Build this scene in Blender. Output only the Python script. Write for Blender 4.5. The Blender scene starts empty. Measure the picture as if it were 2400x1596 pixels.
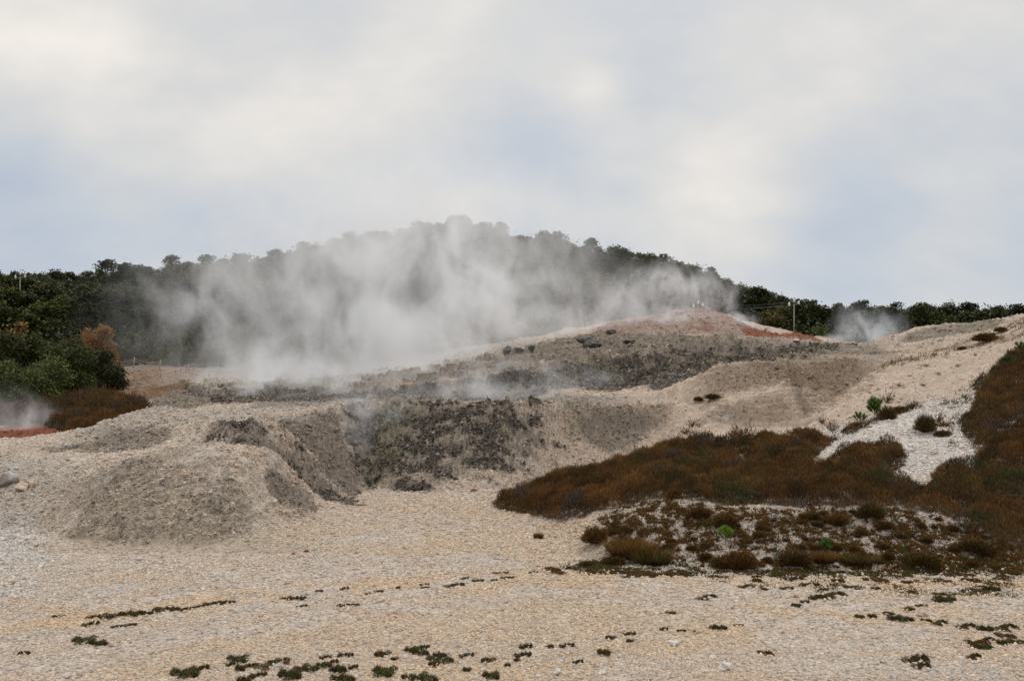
import bpy, math, random
import numpy as np
from mathutils import Vector
from mathutils.geometry import delaunay_2d_cdt
PI = math.pi
rng = np.random.default_rng(7)
random.seed(7)
scene = bpy.context.scene
COL = scene.collection

# ------------------------------------------------------------------ camera
F, HC, HOR = 2333.0, 3.0, 900.0          # focal length in photo pixels, eye height, horizon row (2400 px wide photo)
cam_d = bpy.data.cameras.new("camera")
cam_d.sensor_width = 36.0
cam_d.lens = 36.0 * F / 2400.0
cam_d.shift_y = (HOR - 798.0) / 2400.0
cam_d.clip_start = 0.1
cam_d.clip_end = 5000.0
cam = bpy.data.objects.new("camera", cam_d)
COL.objects.link(cam)
cam.location = (0, 0, HC)
cam.rotation_euler = (math.radians(90), 0, 0)
scene.camera = cam

# ------------------------------------------------------------------ sky
SUN_EL, SUN_AZ = math.radians(32), math.radians(6)       # azimuth measured from +Y towards +X
world = bpy.data.worlds.new("World")
scene.world = world
world.use_nodes = True
nt = world.node_tree
nt.nodes.clear()
N = nt.nodes.new
L = nt.links.new
def wmath(op, a, b=None, c=None, clamp=False):
    n = N("ShaderNodeMath"); n.operation = op; n.use_clamp = clamp
    for i, v in enumerate((a, b, c)):
        if v is None: continue
        if isinstance(v, (int, float)): n.inputs[i].default_value = v
        else: L(v, n.inputs[i])
    return n.outputs[0]
tc = N("ShaderNodeTexCoord")
sep = N("ShaderNodeSeparateXYZ"); L(tc.outputs["Generated"], sep.inputs[0])
zc = wmath("MAXIMUM", sep.outputs[2], 0.0)
# cloud layer seen in perspective: the direction projected on a high plane
den = wmath("ADD", zc, 0.60)
cmb = N("ShaderNodeCombineXYZ")
L(wmath("DIVIDE", sep.outputs[0], den), cmb.inputs[0])
L(wmath("DIVIDE", sep.outputs[1], den), cmb.inputs[1])
def wnoise(scale, detail, rough, off, sx=1.0, sy=1.0, rot=0.0):
    mp = N("ShaderNodeMapping"); L(cmb.outputs[0], mp.inputs[0])
    mp.inputs["Location"].default_value = off
    mp.inputs["Rotation"].default_value = (0, 0, rot)
    mp.inputs["Scale"].default_value = (sx, sy, 1)
    n = N("ShaderNodeTexNoise"); n.inputs["Scale"].default_value = scale
    n.inputs["Detail"].default_value = detail; n.inputs["Roughness"].default_value = rough
    L(mp.outputs[0], n.inputs["Vector"]); return n.outputs[0]
n1 = wnoise(2.0, 5.0, 0.45, (3.1, 0.4, 0), 1.0, 1.0, 0.35)
n2 = wnoise(4.6, 5.0, 0.52, (1.7, 5.2, 0), 1.0, 1.5, -0.45)
n3 = wnoise(10.0, 4.0, 0.5, (4.7, 2.2, 0), 1.0, 1.2, 0.5)
nn = wmath("ADD", wmath("ADD", wmath("MULTIPLY", n1, 0.50), wmath("MULTIPLY", n2, 0.40)), wmath("MULTIPLY", n3, 0.12))
nn = wmath("ADD", wmath("MULTIPLY", wmath("SUBTRACT", nn, 0.51), 1.1), 0.548)
def spot(px, py, rad_px, amp):
    v = Vector(((px - 1200) / F, 1.0, (HOR - py) / F)).normalized()
    d = N("ShaderNodeVectorMath"); d.operation = "DOT_PRODUCT"
    nrm = N("ShaderNodeVectorMath"); nrm.operation = "NORMALIZE"; L(tc.outputs["Generated"], nrm.inputs[0])
    L(nrm.outputs[0], d.inputs[0]); d.inputs[1].default_value = v
    k = 1.0 / (rad_px / F) ** 2
    e = wmath("MULTIPLY", wmath("SUBTRACT", d.outputs["Value"], 1.0), 2.0 * k)
    return wmath("MULTIPLY", wmath("EXPONENT", e), amp)
acc = nn
for s in ((60, 120, 300, .20), (1392, 195, 60, .09), (1380, 185, 130, .09), (1330, 150, 260, .06), (1560, 110, 200, .06), (980, 220, 130, .08), (1750, 470, 230, .08),
          (0, 430, 190, -.24), (540, 560, 190, -.20), (150, 600, 200, -.08), (1020, 190, 200, .0), (1500, 60, 220, -.10), (2280, 420, 300, -.13),
          (1950, 560, 180, -.12), (380, 330, 150, -.05), (1300, 330, 130, -.07), (2000, 80, 250, .05), (2300, 620, 200, .06),
          (600, 400, 200, .06), (1150, 420, 220, -.03)):
    if s[3]: acc = wmath("ADD", acc, spot(*s))
ramp = N("ShaderNodeValToRGB"); L(acc, ramp.inputs[0])
cr = ramp.color_ramp
cr.elements[0].position = 0.25; cr.elements[0].color = (0.42, 0.48, 0.585, 1)
cr.elements[1].position = 0.88; cr.elements[1].color = (0.99, 0.915, 0.825, 1)
for p, c in ((0.40, (0.51, 0.555, 0.62)), (0.50, (0.585, 0.605, 0.63)), (0.58, (0.65, 0.648, 0.642)), (0.68, (0.76, 0.733, 0.70))):
    e = cr.elements.new(p); e.color = (*c, 1)
# an overcast sky is brighter overhead than near the horizon; below the horizon it is the dull light of the ground
zr = N("ShaderNodeMapRange"); L(sep.outputs[2], zr.inputs[0])
zr.inputs[1].default_value = 0.38; zr.inputs[2].default_value = 0.9; zr.inputs[3].default_value = 1.0; zr.inputs[4].default_value = 3.1
lowr = N("ShaderNodeMapRange"); L(sep.outputs[2], lowr.inputs[0])
lowr.inputs[1].default_value = -0.08; lowr.inputs[2].default_value = 0.0; lowr.inputs[3].default_value = 0.22; lowr.inputs[4].default_value = 1.0
bg = N("ShaderNodeBackground"); L(ramp.outputs[0], bg.inputs[0])
L(wmath("MULTIPLY", zr.outputs[0], lowr.outputs[0]), bg.inputs[1])
sky = N("ShaderNodeTexSky"); sky.sky_type = "NISHITA"; sky.sun_disc = False
sky.sun_elevation = SUN_EL; sky.sun_rotation = SUN_AZ
bg2 = N("ShaderNodeBackground"); L(sky.outputs[0], bg2.inputs[0]); bg2.inputs[1].default_value = 0.05
mx = N("ShaderNodeMixShader"); mx.inputs[0].default_value = 0.94
L(bg2.outputs[0], mx.inputs[1]); L(bg.outputs[0], mx.inputs[2])
wo = N("ShaderNodeOutputWorld"); L(mx.outputs[0], wo.inputs[0])

sun_d = bpy.data.lights.new("sun", "SUN")
sun_d.energy = 1.1; sun_d.angle = math.radians(12); sun_d.color = (1.0, 0.95, 0.88)
sun = bpy.data.objects.new("sun", sun_d); COL.objects.link(sun)
sd = Vector((math.sin(SUN_AZ) * math.cos(SUN_EL), math.cos(SUN_AZ) * math.cos(SUN_EL), math.sin(SUN_EL)))
sun.rotation_euler = (-sd).to_track_quat('-Z', 'Y').to_euler()
sun.location = sd * 50

vs = scene.view_settings
vs.view_transform = 'Standard'; vs.look = 'None'; vs.gamma = 1.0; vs.exposure = 0.12; vs.use_curve_mapping = False
cy = scene.cycles
cy.volume_bounces = 3; cy.max_bounces = 8; cy.diffuse_bounces = 3; cy.transparent_max_bounces = 16
cy.volume_step_rate = 1.0; cy.volume_max_steps = 96
cy.use_denoising = True

# ------------------------------------------------------------------ helpers
def tag(o, label=None, cat=None, group=None, kind=None):
    if label: o["label"] = label
    if cat: o["category"] = cat
    if group: o["group"] = group
    if kind: o["kind"] = kind
    return o
def link(o, parent=None):
    COL.objects.link(o)
    if parent is not None: o.parent = parent
    return o
def empty(name, loc=(0, 0, 0), rz=0.0):
    o = bpy.data.objects.new(name, None); o.location = loc; o.rotation_euler = (0, 0, rz)
    o.empty_display_size = 0.2
    return link(o)
def np_mesh(name, V, Fc, mat=None, cols=None, smooth=False):
    """V (n,3), Fc (m,k) constant face size, cols (n,3) linear point colour"""
    me = bpy.data.meshes.new(name)
    V = np.ascontiguousarray(V, dtype=np.float32); Fc = np.ascontiguousarray(Fc, dtype=np.int32)
    me.vertices.add(len(V)); me.vertices.foreach_set("co", V.ravel())
    m, k = Fc.shape
    me.loops.add(m * k); me.loops.foreach_set("vertex_index", Fc.ravel())
    me.polygons.add(m)
    me.polygons.foreach_set("loop_start", np.arange(0, m * k, k, dtype=np.int32))
    me.update(calc_edges=True)
    if smooth: me.polygons.foreach_set("use_smooth", np.ones(m, dtype=bool))
    if cols is not None:
        a = me.color_attributes.new("Col", "FLOAT_COLOR", "POINT")
        c = np.ones((len(V), 4), dtype=np.float32); c[:, :3] = cols
        a.data.foreach_set("color", c.ravel())
    if mat: me.materials.append(mat)
    return me
def obj(name, me, parent=None):
    return link(bpy.data.objects.new(name, me), parent)

_perm = rng.permutation(4096).astype(np.int64)
_ga = rng.random(4096) * 2 * PI
_gx, _gy = np.cos(_ga), np.sin(_ga)
def perlin(x, y, seed=0):
    x = np.asarray(x, dtype=np.float64) + seed * 37.17; y = np.asarray(y, dtype=np.float64) - seed * 11.31
    xi = np.floor(x).astype(np.int64); yi = np.floor(y).astype(np.int64)
    xf, yf = x - xi, y - yi
    u = xf * xf * xf * (xf * (xf * 6 - 15) + 10); v = yf * yf * yf * (yf * (yf * 6 - 15) + 10)
    def g(ix, iy, dx, dy):
        h = _perm[(_perm[(ix) & 4095] + iy + seed * 101) & 4095]
        return _gx[h] * dx + _gy[h] * dy
    a = g(xi, yi, xf, yf); b = g(xi + 1, yi, xf - 1, yf)
    c = g(xi, yi + 1, xf, yf - 1); d = g(xi + 1, yi + 1, xf - 1, yf - 1)
    return ((a + (b - a) * u) * (1 - v) + (c + (d - c) * u) * v) * 1.5
def fbm(x, y, oct=4, seed=0, gain=0.5, lac=2.03):
    s = 0.0; a = 1.0
    for i in range(oct):
        s = s + a * perlin(x, y, seed + i * 3); x = x * lac; y = y * lac; a *= gain
    return s
def ridged(x, y, oct=3, seed=0):
    s = 0.0; a = 1.0
    for i in range(oct):
        s = s + a * (1 - 2 * np.abs(perlin(x, y, seed + i * 5))); x = x * 2.1; y = y * 2.1; a *= 0.5
    return s / 1.75
def sstep(a, b, x):
    t = np.clip((x - a) / (b - a), 0, 1); return t * t * (3 - 2 * t)
def W(px, py, Y):
    """world point that stands Y metres ahead at that place of the photo"""
    return ((px - 1200.0) / F * Y, Y, HC + (HOR - py) / F * Y)
# ------------------------------------------------------------------ the land: surveyed break lines (photo column, photo row, metres ahead, rock 0..1, red 0..1)
# rock: 0 pale sand and gravel, 1 dark grey altered rock; red: iron-red earth
def ZL(pts):      # points given with their height instead of the photo row
    return [(px, HOR + (HC - z) * F / Y, Y) + tuple(r) for (px, z, Y, *r) in pts]
LINES = []
def line(pts, rock=0.0, red=0.0):
    out = []
    for p in pts:
        p = tuple(p)
        if len(p) == 3: p = p + (rock, red)
        elif len(p) == 4: p = p + (red,)
        out.append(p)
    LINES.append(out)
XL, XR = -700, 3100
line(ZL([(XL, .0, 2.2), (1200, .0, 2.2), (XR, .0, 2.2)]))
line(ZL([(XL, .0, 6), (1200, .0, 6), (XR, .0, 6)]))
line(ZL([(XL, .05, 10), (0, .0, 10), (600, -.02, 10), (1200, .0, 10), (1800, .0, 10), (2400, .02, 10), (XR, .05, 10)]))
line(ZL([(XL, .05, 13.5), (0, .0, 13.5), (700, .02, 13.5), (1200, .0, 13.5), (1800, -.02, 13.5), (2400, .0, 13.5), (XR, .1, 13.5)]))
# end of the flat gravel, foot of banks
line([(XL, 1300, 17.5), (0, 1300, 17.5), (300, 1290, 17.9), (500, 1285, 18.2), (650, 1262, 19.3), (760, 1215, 22.2), (830, 1177, 25.2), (870, 1162, 26.7),
      (950, 1159, 27.0), (1060, 1157, 27.2), (1125, 1160, 26.6), (1155, 1192, 24.0), (1250, 1236, 20.8), (1300, 1264, 19.2), (1400, 1312, 17.0), (1700, 1332, 16.2), (2000, 1338, 16.0),
      (2400, 1352, 15.5), (XR, 1360, 15.2)])
# near mound
line([(XL, 1240, 19.5), (0, 1235, 19.8), (100, 1238, 19.6), (170, 1262, 18.9, .4), (280, 1276, 18.6, .7), (400, 1274, 18.7, .6), (520, 1268, 18.95, .5), (620, 1243, 20.1, .35),
      (720, 1205, 22.4, .4), (748, 1184, 24.0, .4)], .1)
line([(XL, 1150, 22), (0, 1160, 21.6, .25), (110, 1185, 20.4, .2), (190, 1215, 19.5, .6), (280, 1218, 19.1, .8), (400, 1215, 19.15, .7), (500, 1210, 19.5, .55), (600, 1190, 20.6, .4),
      (690, 1175, 22.6, .45), (745, 1181, 24.35, .4)], .1)
line([(XL, 1100, 24), (0, 1105, 23.2, .2), (130, 1120, 21.8, .1), (260, 1120, 20.5, .5), (370, 1115, 20.2, .6), (480, 1110, 20.2, .5), (570, 1105, 20.8, .35), (640, 1115, 22.2, .45),
      (690, 1150, 23.5, .5), (742, 1179, 24.6, .4)], .1)
line([(XL, 1045, 27), (0, 1052, 26), (200, 1072, 23.6), (330, 1063, 21.9), (430, 1054, 21.2), (510, 1042, 21.1), (575, 1040, 21.6), (625, 1060, 22.6, .3), (680, 1110, 23.9, .5),
      (730, 1158, 24.9, .5), (760, 1182, 25.4, .3)], .05)
line([(XL, 1043, 30), (0, 1046, 29), (200, 1066, 26, .4), (330, 1063, 24.2, .3), (430, 1052, 23.6, .2), (510, 1050, 23.2, .3), (575, 1065, 23.6, .4), (625, 1095, 24.3, .6), (680, 1135, 25.1, .7),
      (730, 1167, 25.9, .5), (772, 1184, 26.3, .3)], .3)
# dark ridge behind it
line([(XL, 1040, 32), (0, 1042, 31, .1), (150, 1050, 28.5, .6), (300, 1048, 26.5, .75), (420, 1036, 25.5, .3), (480, 1010, 25.0, .9), (540, 990, 25.0, 1.0), (600, 993, 25.2, 1.0), (660, 1020, 25.8, 1.0),
      (720, 1075, 26.5, 1.0), (780, 1150, 27.2, .9), (815, 1178, 27.4, .5)], .3)
line([(XL, 1040, 34), (0, 1041, 33, .3), (150, 1036, 30.5, .6), (300, 1012, 28.4, .8), (420, 1002, 27.4, .5), (480, 1000, 27.2, .5), (540, 1000, 27.0, .5), (600, 1000, 27.2, .6), (660, 1035, 27.7, .7),
      (720, 1095, 28.0, .7), (780, 1142, 28.3, .6), (826, 1160, 28.6, .4), (845, 1152, 29.8, .3), (857, 1141, 31.0, .3), (878, 1144, 31.0, .3), (900, 1150, 29.9, .35), (960, 1157, 28.7, .35), (1050, 1155, 28.4, .2),
      (1150, 1147, 28.9, .1), (1240, 1134, 30.0, .05), (1320, 1110, 32.0, .05), (1420, 1085, 33.6, .1), (1500, 1060, 35.0, .1), (1560, 1042, 36.5, .0)], .3)
# half-way up the pit wall
line([(815, 1080, 31.2, .55), (868, 1050, 32.6, .85), (930, 1055, 31.3, .8), (1050, 1060, 30.5, .75), (1150, 1055, 31.0, .8), (1250, 1050, 31.9, .75), (1330, 1040, 33.6, .5),
      (1430, 1020, 35.3, .5), (1500, 1012, 37.0, .6), (1570, 1000, 38.3, .2)])
# edge of the left plateau, then the rim of the pit
line([(150, 1032, 32, .4), (300, 985, 30, .3), (375, 976, 29.6, .3), (450, 986, 29, .4), (560, 980, 28.8, .35), (640, 983, 28.8, .3), (700, 978, 29.2, .35), (750, 972, 29.8, .4), (778, 966, 30.6, .5),
      (786, 960, 32.4, .5), (792, 954, 34.6, .5), (815, 949, 35.4, .6), (850, 947, 35.0, .9), (900, 948, 34.0, 1), (1000, 950, 33.0, .7), (1100, 949, 32.7, .95), (1200, 949, 32.8, 1), (1280, 950, 33.6, .7),
      (1400, 952, 35.2, .7), (1500, 948, 37.2, .75), (1590, 946, 39.6, .3)])
line([(XL, 1040, 42), (0, 1040, 38, .1), (100, 1032, 36.5, .3), (180, 1018, 34, .2), (260, 985, 32.5, .15), (330, 960, 31.6, .2), (375, 953, 31.2, .25), (430, 960, 31.5, .35), (480, 963, 33, .3), (600, 960, 35, .25),
      (700, 958, 36, .25), (775, 956, 37, .3), (850, 942, 38, .35), (1000, 946, 37, .3), (1100, 946, 37, .25), (1250, 945, 38, .2), (1400, 940, 40, .1), (1520, 925, 43, .1), (1600, 910, 46, .3)])
# right: pit-side sand, heather belt, bank
line([(1155, 1187, 24.4), (1250, 1216, 21.9), (1300, 1216, 20.6), (1400, 1200, 19.3), (1530, 1168, 18.9), (1700, 1188, 18.1), (1900, 1190, 17.9), (2100, 1190, 17.9), (2200, 1200, 17.7), (2400, 1262, 16.9), (XR, 1290, 16.6)])
line([(1180, 1178, 24.9), (1300, 1165, 24.2), (1500, 1125, 24.3), (1700, 1110, 23), (1900, 1110, 22.4), (2075, 1113, 21.8), (2156, 1144, 20.6), (2270, 1090, 22.3), (2400, 1050, 23.5), (XR, 960, 25)])
line([(1140, 1170, 25.9), (1250, 1140, 27.6), (1400, 1097, 30.0), (1500, 1070, 31.5), (1560, 1050, 31.6), (1640, 1037, 30.8), (1720, 1036, 30.2), (1800, 1033, 30.0), (1900, 1037, 29.0), (1949, 1036, 28.3),
      (2041, 1001, 29), (2092, 978, 30), (2156, 954, 31.5), (2228, 927, 33), (2300, 880, 35), (2400, 815, 38), (2700, 640, 45), (XR, 420, 56)])
line([(2270, 1010, 26.2), (2330, 955, 28.5), (2400, 905, 30.5), (2700, 760, 36), (XR, 640, 41)])
line([(1600, 1031, 34.6), (1700, 1028, 34.3), (1790, 1021, 34.3), (1870, 1005, 34.6), (1925, 989, 35.2), (1975, 940, 37.3), (2050, 872, 41), (2110, 834, 44), (2200, 823, 46), (2260, 800, 48), (2330, 780, 50), (2400, 745, 52), (2700, 640, 58), (XR, 480, 66)])
line([(1612, 1000, 36.8, .15), (1690, 992, 36.9, .1), (1740, 998, 36.7, .35), (1800, 1000, 36.8, .3), (1870, 1000, 36.6, .2), (1905, 988, 36.8, .1), (1960, 965, 39.6), (2050, 905, 44.2), (2110, 862, 48), (2200, 846, 51), (2300, 822, 54), (2400, 790, 58), (2700, 700, 63), (XR, 600, 70)])
line([(1640, 985, 37.6, .3), (1690, 950, 38.5, .1), (1760, 936, 38.9, .05), (1825, 928, 39.1, .05), (1856, 950, 38.6, .4), (1880, 975, 38.2, .4)])
line([(1620, 956, 40.3, .3), (1672, 938, 40.6, .05), (1760, 914, 41.2, .05), (1837, 897, 42.0, .05), (1862, 925, 41.2, .5), (1884, 962, 39.6, .6), (1906, 966, 39.4, .3), (1925, 940, 40.8, .1), (1960, 950, 41.6, .2), (2000, 925, 43.4, .2), (2030, 900, 45.6, .2)])
line([(1645, 884, 41.8, .8), (1700, 864, 42.2, .7), (1780, 853, 43.0, .6), (1838, 852, 43.8, .5), (1858, 885, 43.6, .5), (1874, 912, 43.0, .6), (1890, 872, 44.6, .5), (1920, 856, 44.9, .4), (2000, 846, 45.8, .4), (2055, 846, 48.6, .4)])
line([(1640, 878, 48, .8), (1750, 854, 51, .6), (1850, 850, 52, .5), (1905, 849, 53, .4), (2000, 841, 56, .4), (2080, 836, 60, .4)])
line([(2085, 830, 66, .2), (2150, 802, 68, .2), (2250, 787, 68, .25), (2350, 772, 66, .1), (2450, 757, 66), (2700, 720, 68), (XR, 680, 74)])
line([(2068, 814, 84, .3), (2130, 783, 84, .3), (2180, 766, 82, .4), (2260, 758, 80, .5), (2360, 750, 78, .3), (2450, 740, 76), (2700, 700, 76), (XR, 660, 80)])
# second wall (foot and top) and the ground left of it
line([(XL, 1030, 52, 0, .5), (0, 1030, 45, 0, .9), (100, 1021, 46, 0, .9), (180, 1008, 48, 0, .7), (260, 995, 50, .1, .3), (350, 965, 54, .3, .2), (450, 952, 58, .5, .1), (600, 942, 58, .5), (800, 940, 57, .5), (950, 941, 54.5, .5), (1100, 942, 53.2, .3),
      (1240, 943, 52.3, .2, .2), (1300, 906, 54, .2, .1), (1370, 914, 53.2, .3), (1445, 920, 52.6, .3), (1512, 900, 56, .5), (1600, 873, 59.5, .8), (1700, 869, 61.3, .9), (1760, 861, 63.5, .9), (1850, 846, 67.5, .8), (1950, 829, 72, .7), (2000, 820, 76, .5)])
line([(400, 935, 64, .7), (470, 923, 65, .9), (510, 912, 66, 1), (560, 915, 67, 1), (620, 924, 67, .9), (700, 922, 65, .9), (800, 917, 60.5, .9), (950, 906, 57, 1), (1100, 886, 56, 1), (1200, 871, 56, 1), (1300, 856, 57, 1), (1400, 839, 57.3, 1),
      (1500, 829, 59.3, 1), (1600, 820, 62.6, 1), (1700, 816, 65, 1), (1800, 814, 70, .9), (1900, 812, 75, .8), (2000, 806, 82, .5), (2040, 808, 88, .4)])
line([(XL, 960, 80, 0, .2), (0, 945, 78, 0, .3), (150, 930, 80, 0, .3), (250, 918, 86, .1, .4), (350, 905, 92, .3, .4), (450, 895, 92, .4, .3), (600, 895, 88, .6), (800, 890, 80, .7), (1000, 866, 77, .7), (1150, 842, 75, .8), (1300, 815, 74, .8), (1400, 802, 75, .7),
      (1500, 796, 77, .7), (1600, 796, 79, .7), (1700, 801, 81, .7), (1800, 807, 84, .5, .1), (1900, 807, 90, .3, .1), (2000, 809, 96, .2), (2090, 815, 102, .2)])
line([(XL, 935, 100, 0, .2), (0, 920, 100, 0, .3), (250, 908, 98, .1, .4), (350, 888, 101, .2, .6), (440, 872, 108, .2, .6), (600, 878, 108, .5, .2), (800, 872, 102, .6, .1), (1000, 835, 99, .6, .1), (1250, 792, 98, .5, .2), (1350, 770, 96, .3, .3), (1430, 754, 95, .2, .45), (1530, 734, 95, .2, .45),
      (1600, 723, 95, .1, .45), (1660, 724, 95, .1, .45), (1700, 737, 94, .1, .5), (1740, 760, 93, .1, .6), (1780, 778, 92.5, .1, .9), (1830, 789, 94, 0, .9), (1880, 784, 97, 0, 1), (1920, 797, 102, .1, .5), (2000, 812, 106, .2, .2), (2100, 822, 108, .3)])
line([(1000, 850, 120, .5, .2), (600, 868, 119, .4, .4), (440, 864, 117, .1, .5), (250, 863, 116, .1, .5), (XL, 890, 116, 0, .5)][::-1])
line(ZL([(XL, 6, 135, 0, .4), (500, 6, 135, 0, .4), (1200, 7, 135, 0, .4), (1700, 6, 135, 0, .4), (2100, 6.5, 135), (2500, 6, 135), (XR, 6, 135)]))
SKYL = [(XL, 640), (-200, 632), (0, 628), (130, 632), (240, 640), (300, 622), (380, 612), (440, 608), (540, 588), (640, 572), (700, 560), (780, 527), (870, 520), (960, 508), (1030, 497), (1110, 500), (1200, 517), (1290, 532), (1340, 562),
        (1430, 560), (1480, 582), (1560, 584), (1620, 607), (1700, 640), (1760, 650), (1800, 680), (1860, 697), (1950, 711), (2050, 715), (2200, 722), (2330, 712), (2400, 716), (2700, 725), (XR, 730)]
CRY = [(XL, 225), (0, 230), (600, 250), (1080, 285), (1500, 270), (1900, 270), (2400, 262), (XR, 262)]
def interp(tab, x): return float(np.interp(x, [t[0] for t in tab], [t[1] for t in tab]))
TREE_H = 7.0
def crest_z(px): return HC + (HOR - interp(SKYL, px)) / F * interp(CRY, px) - TREE_H
line(ZL([(px, 5.5 + 0.42 * (crest_z(px) - 5.5), 0.55 * interp(CRY, px) + 0.45 * 135) for px in range(XL, XR + 1, 200)]), 0, .3)
line(ZL([(px, crest_z(px), interp(CRY, px)) for px in range(XL, XR + 1, 100)]))
line(ZL([(px, crest_z(px) - 6, interp(CRY, px) + 50) for px in range(XL, XR + 1, 200)]))
line(ZL([(XL, -20, 600), (1200, -20, 600), (XR, -20, 600)]))
line(ZL([(XL, -60, 1800), (1200, -60, 1800), (XR, -60, 1800)]))

KX, KY = 1 / 1000.0, 1.0
vin, att, edges = [], [], []
for ln in LINES:
    b = len(vin)
    for (px, py, Y, rock, red) in ln:
        vin.append(Vector((px * KX, math.log(Y) * KY))); att.append((HC + (HOR - py) / F * Y, rock, red))
    edges += [(b + i, b + i + 1) for i in range(len(ln) - 1)]
att = np.array(att)
res = delaunay_2d_cdt(vin, edges, [], 0, 1e-6)
vo, fo, origs = res[0], res[2], res[3]
vo_np = np.array([(v.x, v.y) for v in vo]); vin_np = np.array([(v.x, v.y) for v in vin])
ao = np.zeros((len(vo), 3)); ncross = 0
for i, og in enumerate(origs):
    if og: ao[i] = att[og[0]]
    else:
        d = ((vin_np - vo_np[i]) ** 2).sum(1) + 1e-9
        k = np.argsort(d)[:2]; w = 1 / np.sqrt(d[k]); ao[i] = (att[k] * w[:, None]).sum(0) / w.sum(); ncross += 1
        print("crossing near px %.0f Y %.1f" % (vo_np[i, 0] / KX, math.exp(vo_np[i, 1])))
print("terrain: points", len(vo), "crossings", ncross)

NX = 1360
gpx = np.linspace(XL + 1, XR - 1, 200)
gpx = np.unique(np.concatenate([np.linspace(XL + 1, -120, 80), np.linspace(-120, 2520, 1200), np.linspace(2520, XR - 1, 80)]))
gY = np.exp(np.concatenate([np.linspace(math.log(2.3), math.log(9.3), 40, endpoint=False), np.linspace(math.log(9.3), math.log(60), 1000, endpoint=False),
                            np.linspace(math.log(60), math.log(125), 300, endpoint=False), np.linspace(math.log(125), math.log(1780), 110)]))
nx, ny = len(gpx), len(gY)
gu, gv = gpx * KX, np.log(gY)
G = np.full((ny, nx, 3), np.nan)
for f in fo:
    for t in range(1, len(f) - 1):
        ia, ib, ic = f[0], f[t], f[t + 1]
        a, b, c = vo_np[ia], vo_np[ib], vo_np[ic]
        det = (b[0] - a[0]) * (c[1] - a[1]) - (c[0] - a[0]) * (b[1] - a[1])
        if abs(det) < 1e-12: continue
        x0, x1 = np.searchsorted(gu, [min(a[0], b[0], c[0]) - 1e-9, max(a[0], b[0], c[0]) + 1e-9])
        y0, y1 = np.searchsorted(gv, [min(a[1], b[1], c[1]) - 1e-9, max(a[1], b[1], c[1]) + 1e-9])
        if x1 <= x0 or y1 <= y0: continue
        X_, Y_ = np.meshgrid(gu[x0:x1] - a[0], gv[y0:y1] - a[1])
        w1 = (X_ * (c[1] - a[1]) - (c[0] - a[0]) * Y_) / det
        w2 = ((b[0] - a[0]) * Y_ - X_ * (b[1] - a[1])) / det
        w0 = 1 - w1 - w2
        m = (w0 > -1e-6) & (w1 > -1e-6) & (w2 > -1e-6)
        val = w0[..., None] * ao[ia] + w1[..., None] * ao[ib] + w2[..., None] * ao[ic]
        G[y0:y1, x0:x1][m] = val[m]
for k in range(3):     # close any gap left by the triangulation
    g = G[..., k]
    for _ in range(3):
        bad = np.isnan(g)
        if not bad.any(): break
        g[1:][bad[1:]] = g[:-1][bad[1:]]
        bad = np.isnan(g); g[:-1][bad[:-1]] = g[1:][bad[:-1]]
    g[np.isnan(g)] = 0.0
def blur(a, n, ax):
    for _ in range(2):
        p = np.concatenate([np.repeat(np.take(a, [0], ax), n, ax), a, np.repeat(np.take(a, [-1], ax), n, ax)], ax)
        c = np.cumsum(p, ax, dtype=np.float64)
        c = np.concatenate([np.zeros_like(np.take(c, [0], ax)), c], ax)
        k = 2 * n + 1; m = a.shape[ax]
        a = (np.take(c, range(k, k + m), ax) - np.take(c, range(0, m), ax)) / k
    return a
GY, GPX = np.meshgrid(gY, gpx, indexing="ij")
GX = (GPX - 1200) / F * GY
Z0 = blur(blur(G[..., 0], 2, 0), 2, 1)
Zw = blur(blur(G[..., 0], 8, 0), 7, 1)
near = sstep(110, 130, GY)
rough_edge = sstep(60, 30, GY)
Z = Z0 * 0.8 + Zw * 0.2
ROCK = blur(blur(G[..., 1], 8, 0), 8, 1); RED = blur(blur(G[..., 2], 6, 0), 6, 1)
# steepness from the smooth surface
dzy = np.gradient(Z, axis=0) / np.gradient(GY, axis=0)
dzx = np.gradient(Z, axis=1) / np.gradient(GX, axis=1)
SL = np.sqrt(dzy ** 2 + dzx ** 2)
SL = blur(blur(SL, 3, 0), 3, 1)
flat = sstep(.0, .12, np.abs(Z) + SL * .6)                       # 0 on the level gravel
far = np.clip(GY / 28.0, .6, 3.0)                                # bigger relief farther out, where the forms are bigger
tf = sstep(42, 62, GY)
def two(fn, fx, fy, wx, oct, seed, k=.42):
    """a noise near by and the same at a coarser scale far off"""
    return fn(GX * fx + wx, GY * fy, oct, seed) * (1 - tf) + fn(GX * fx * k + wx, GY * fy * k, oct, seed + 2) * tf
nA = two(fbm, .55, .55, 0, 4, 1)
nB = two(fbm, 2.2, 2.2, nA * .3, 4, 5)
nC = two(fbm, 7.0, 7.0, 0, 3, 9)
# rills that run down the steep faces: stretched along the slope
gl = two(ridged, 1.3, .22, nA * .5, 3, 21)
gl2 = two(ridged, 3.6, 1.3, nB * .3, 3, 33)
steep = sstep(.18, .55, SL)
nG = two(ridged, 4.6, 4.6, nA * .4, 3, 111)
D = flat * (nA * .10 + nB * (.03 + .10 * ROCK) + nC * (.008 + .035 * ROCK) + nG * .035 * ROCK) + steep * (gl * .075 + gl2 * .05) * (.16 + 1.0 * ROCK)
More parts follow.
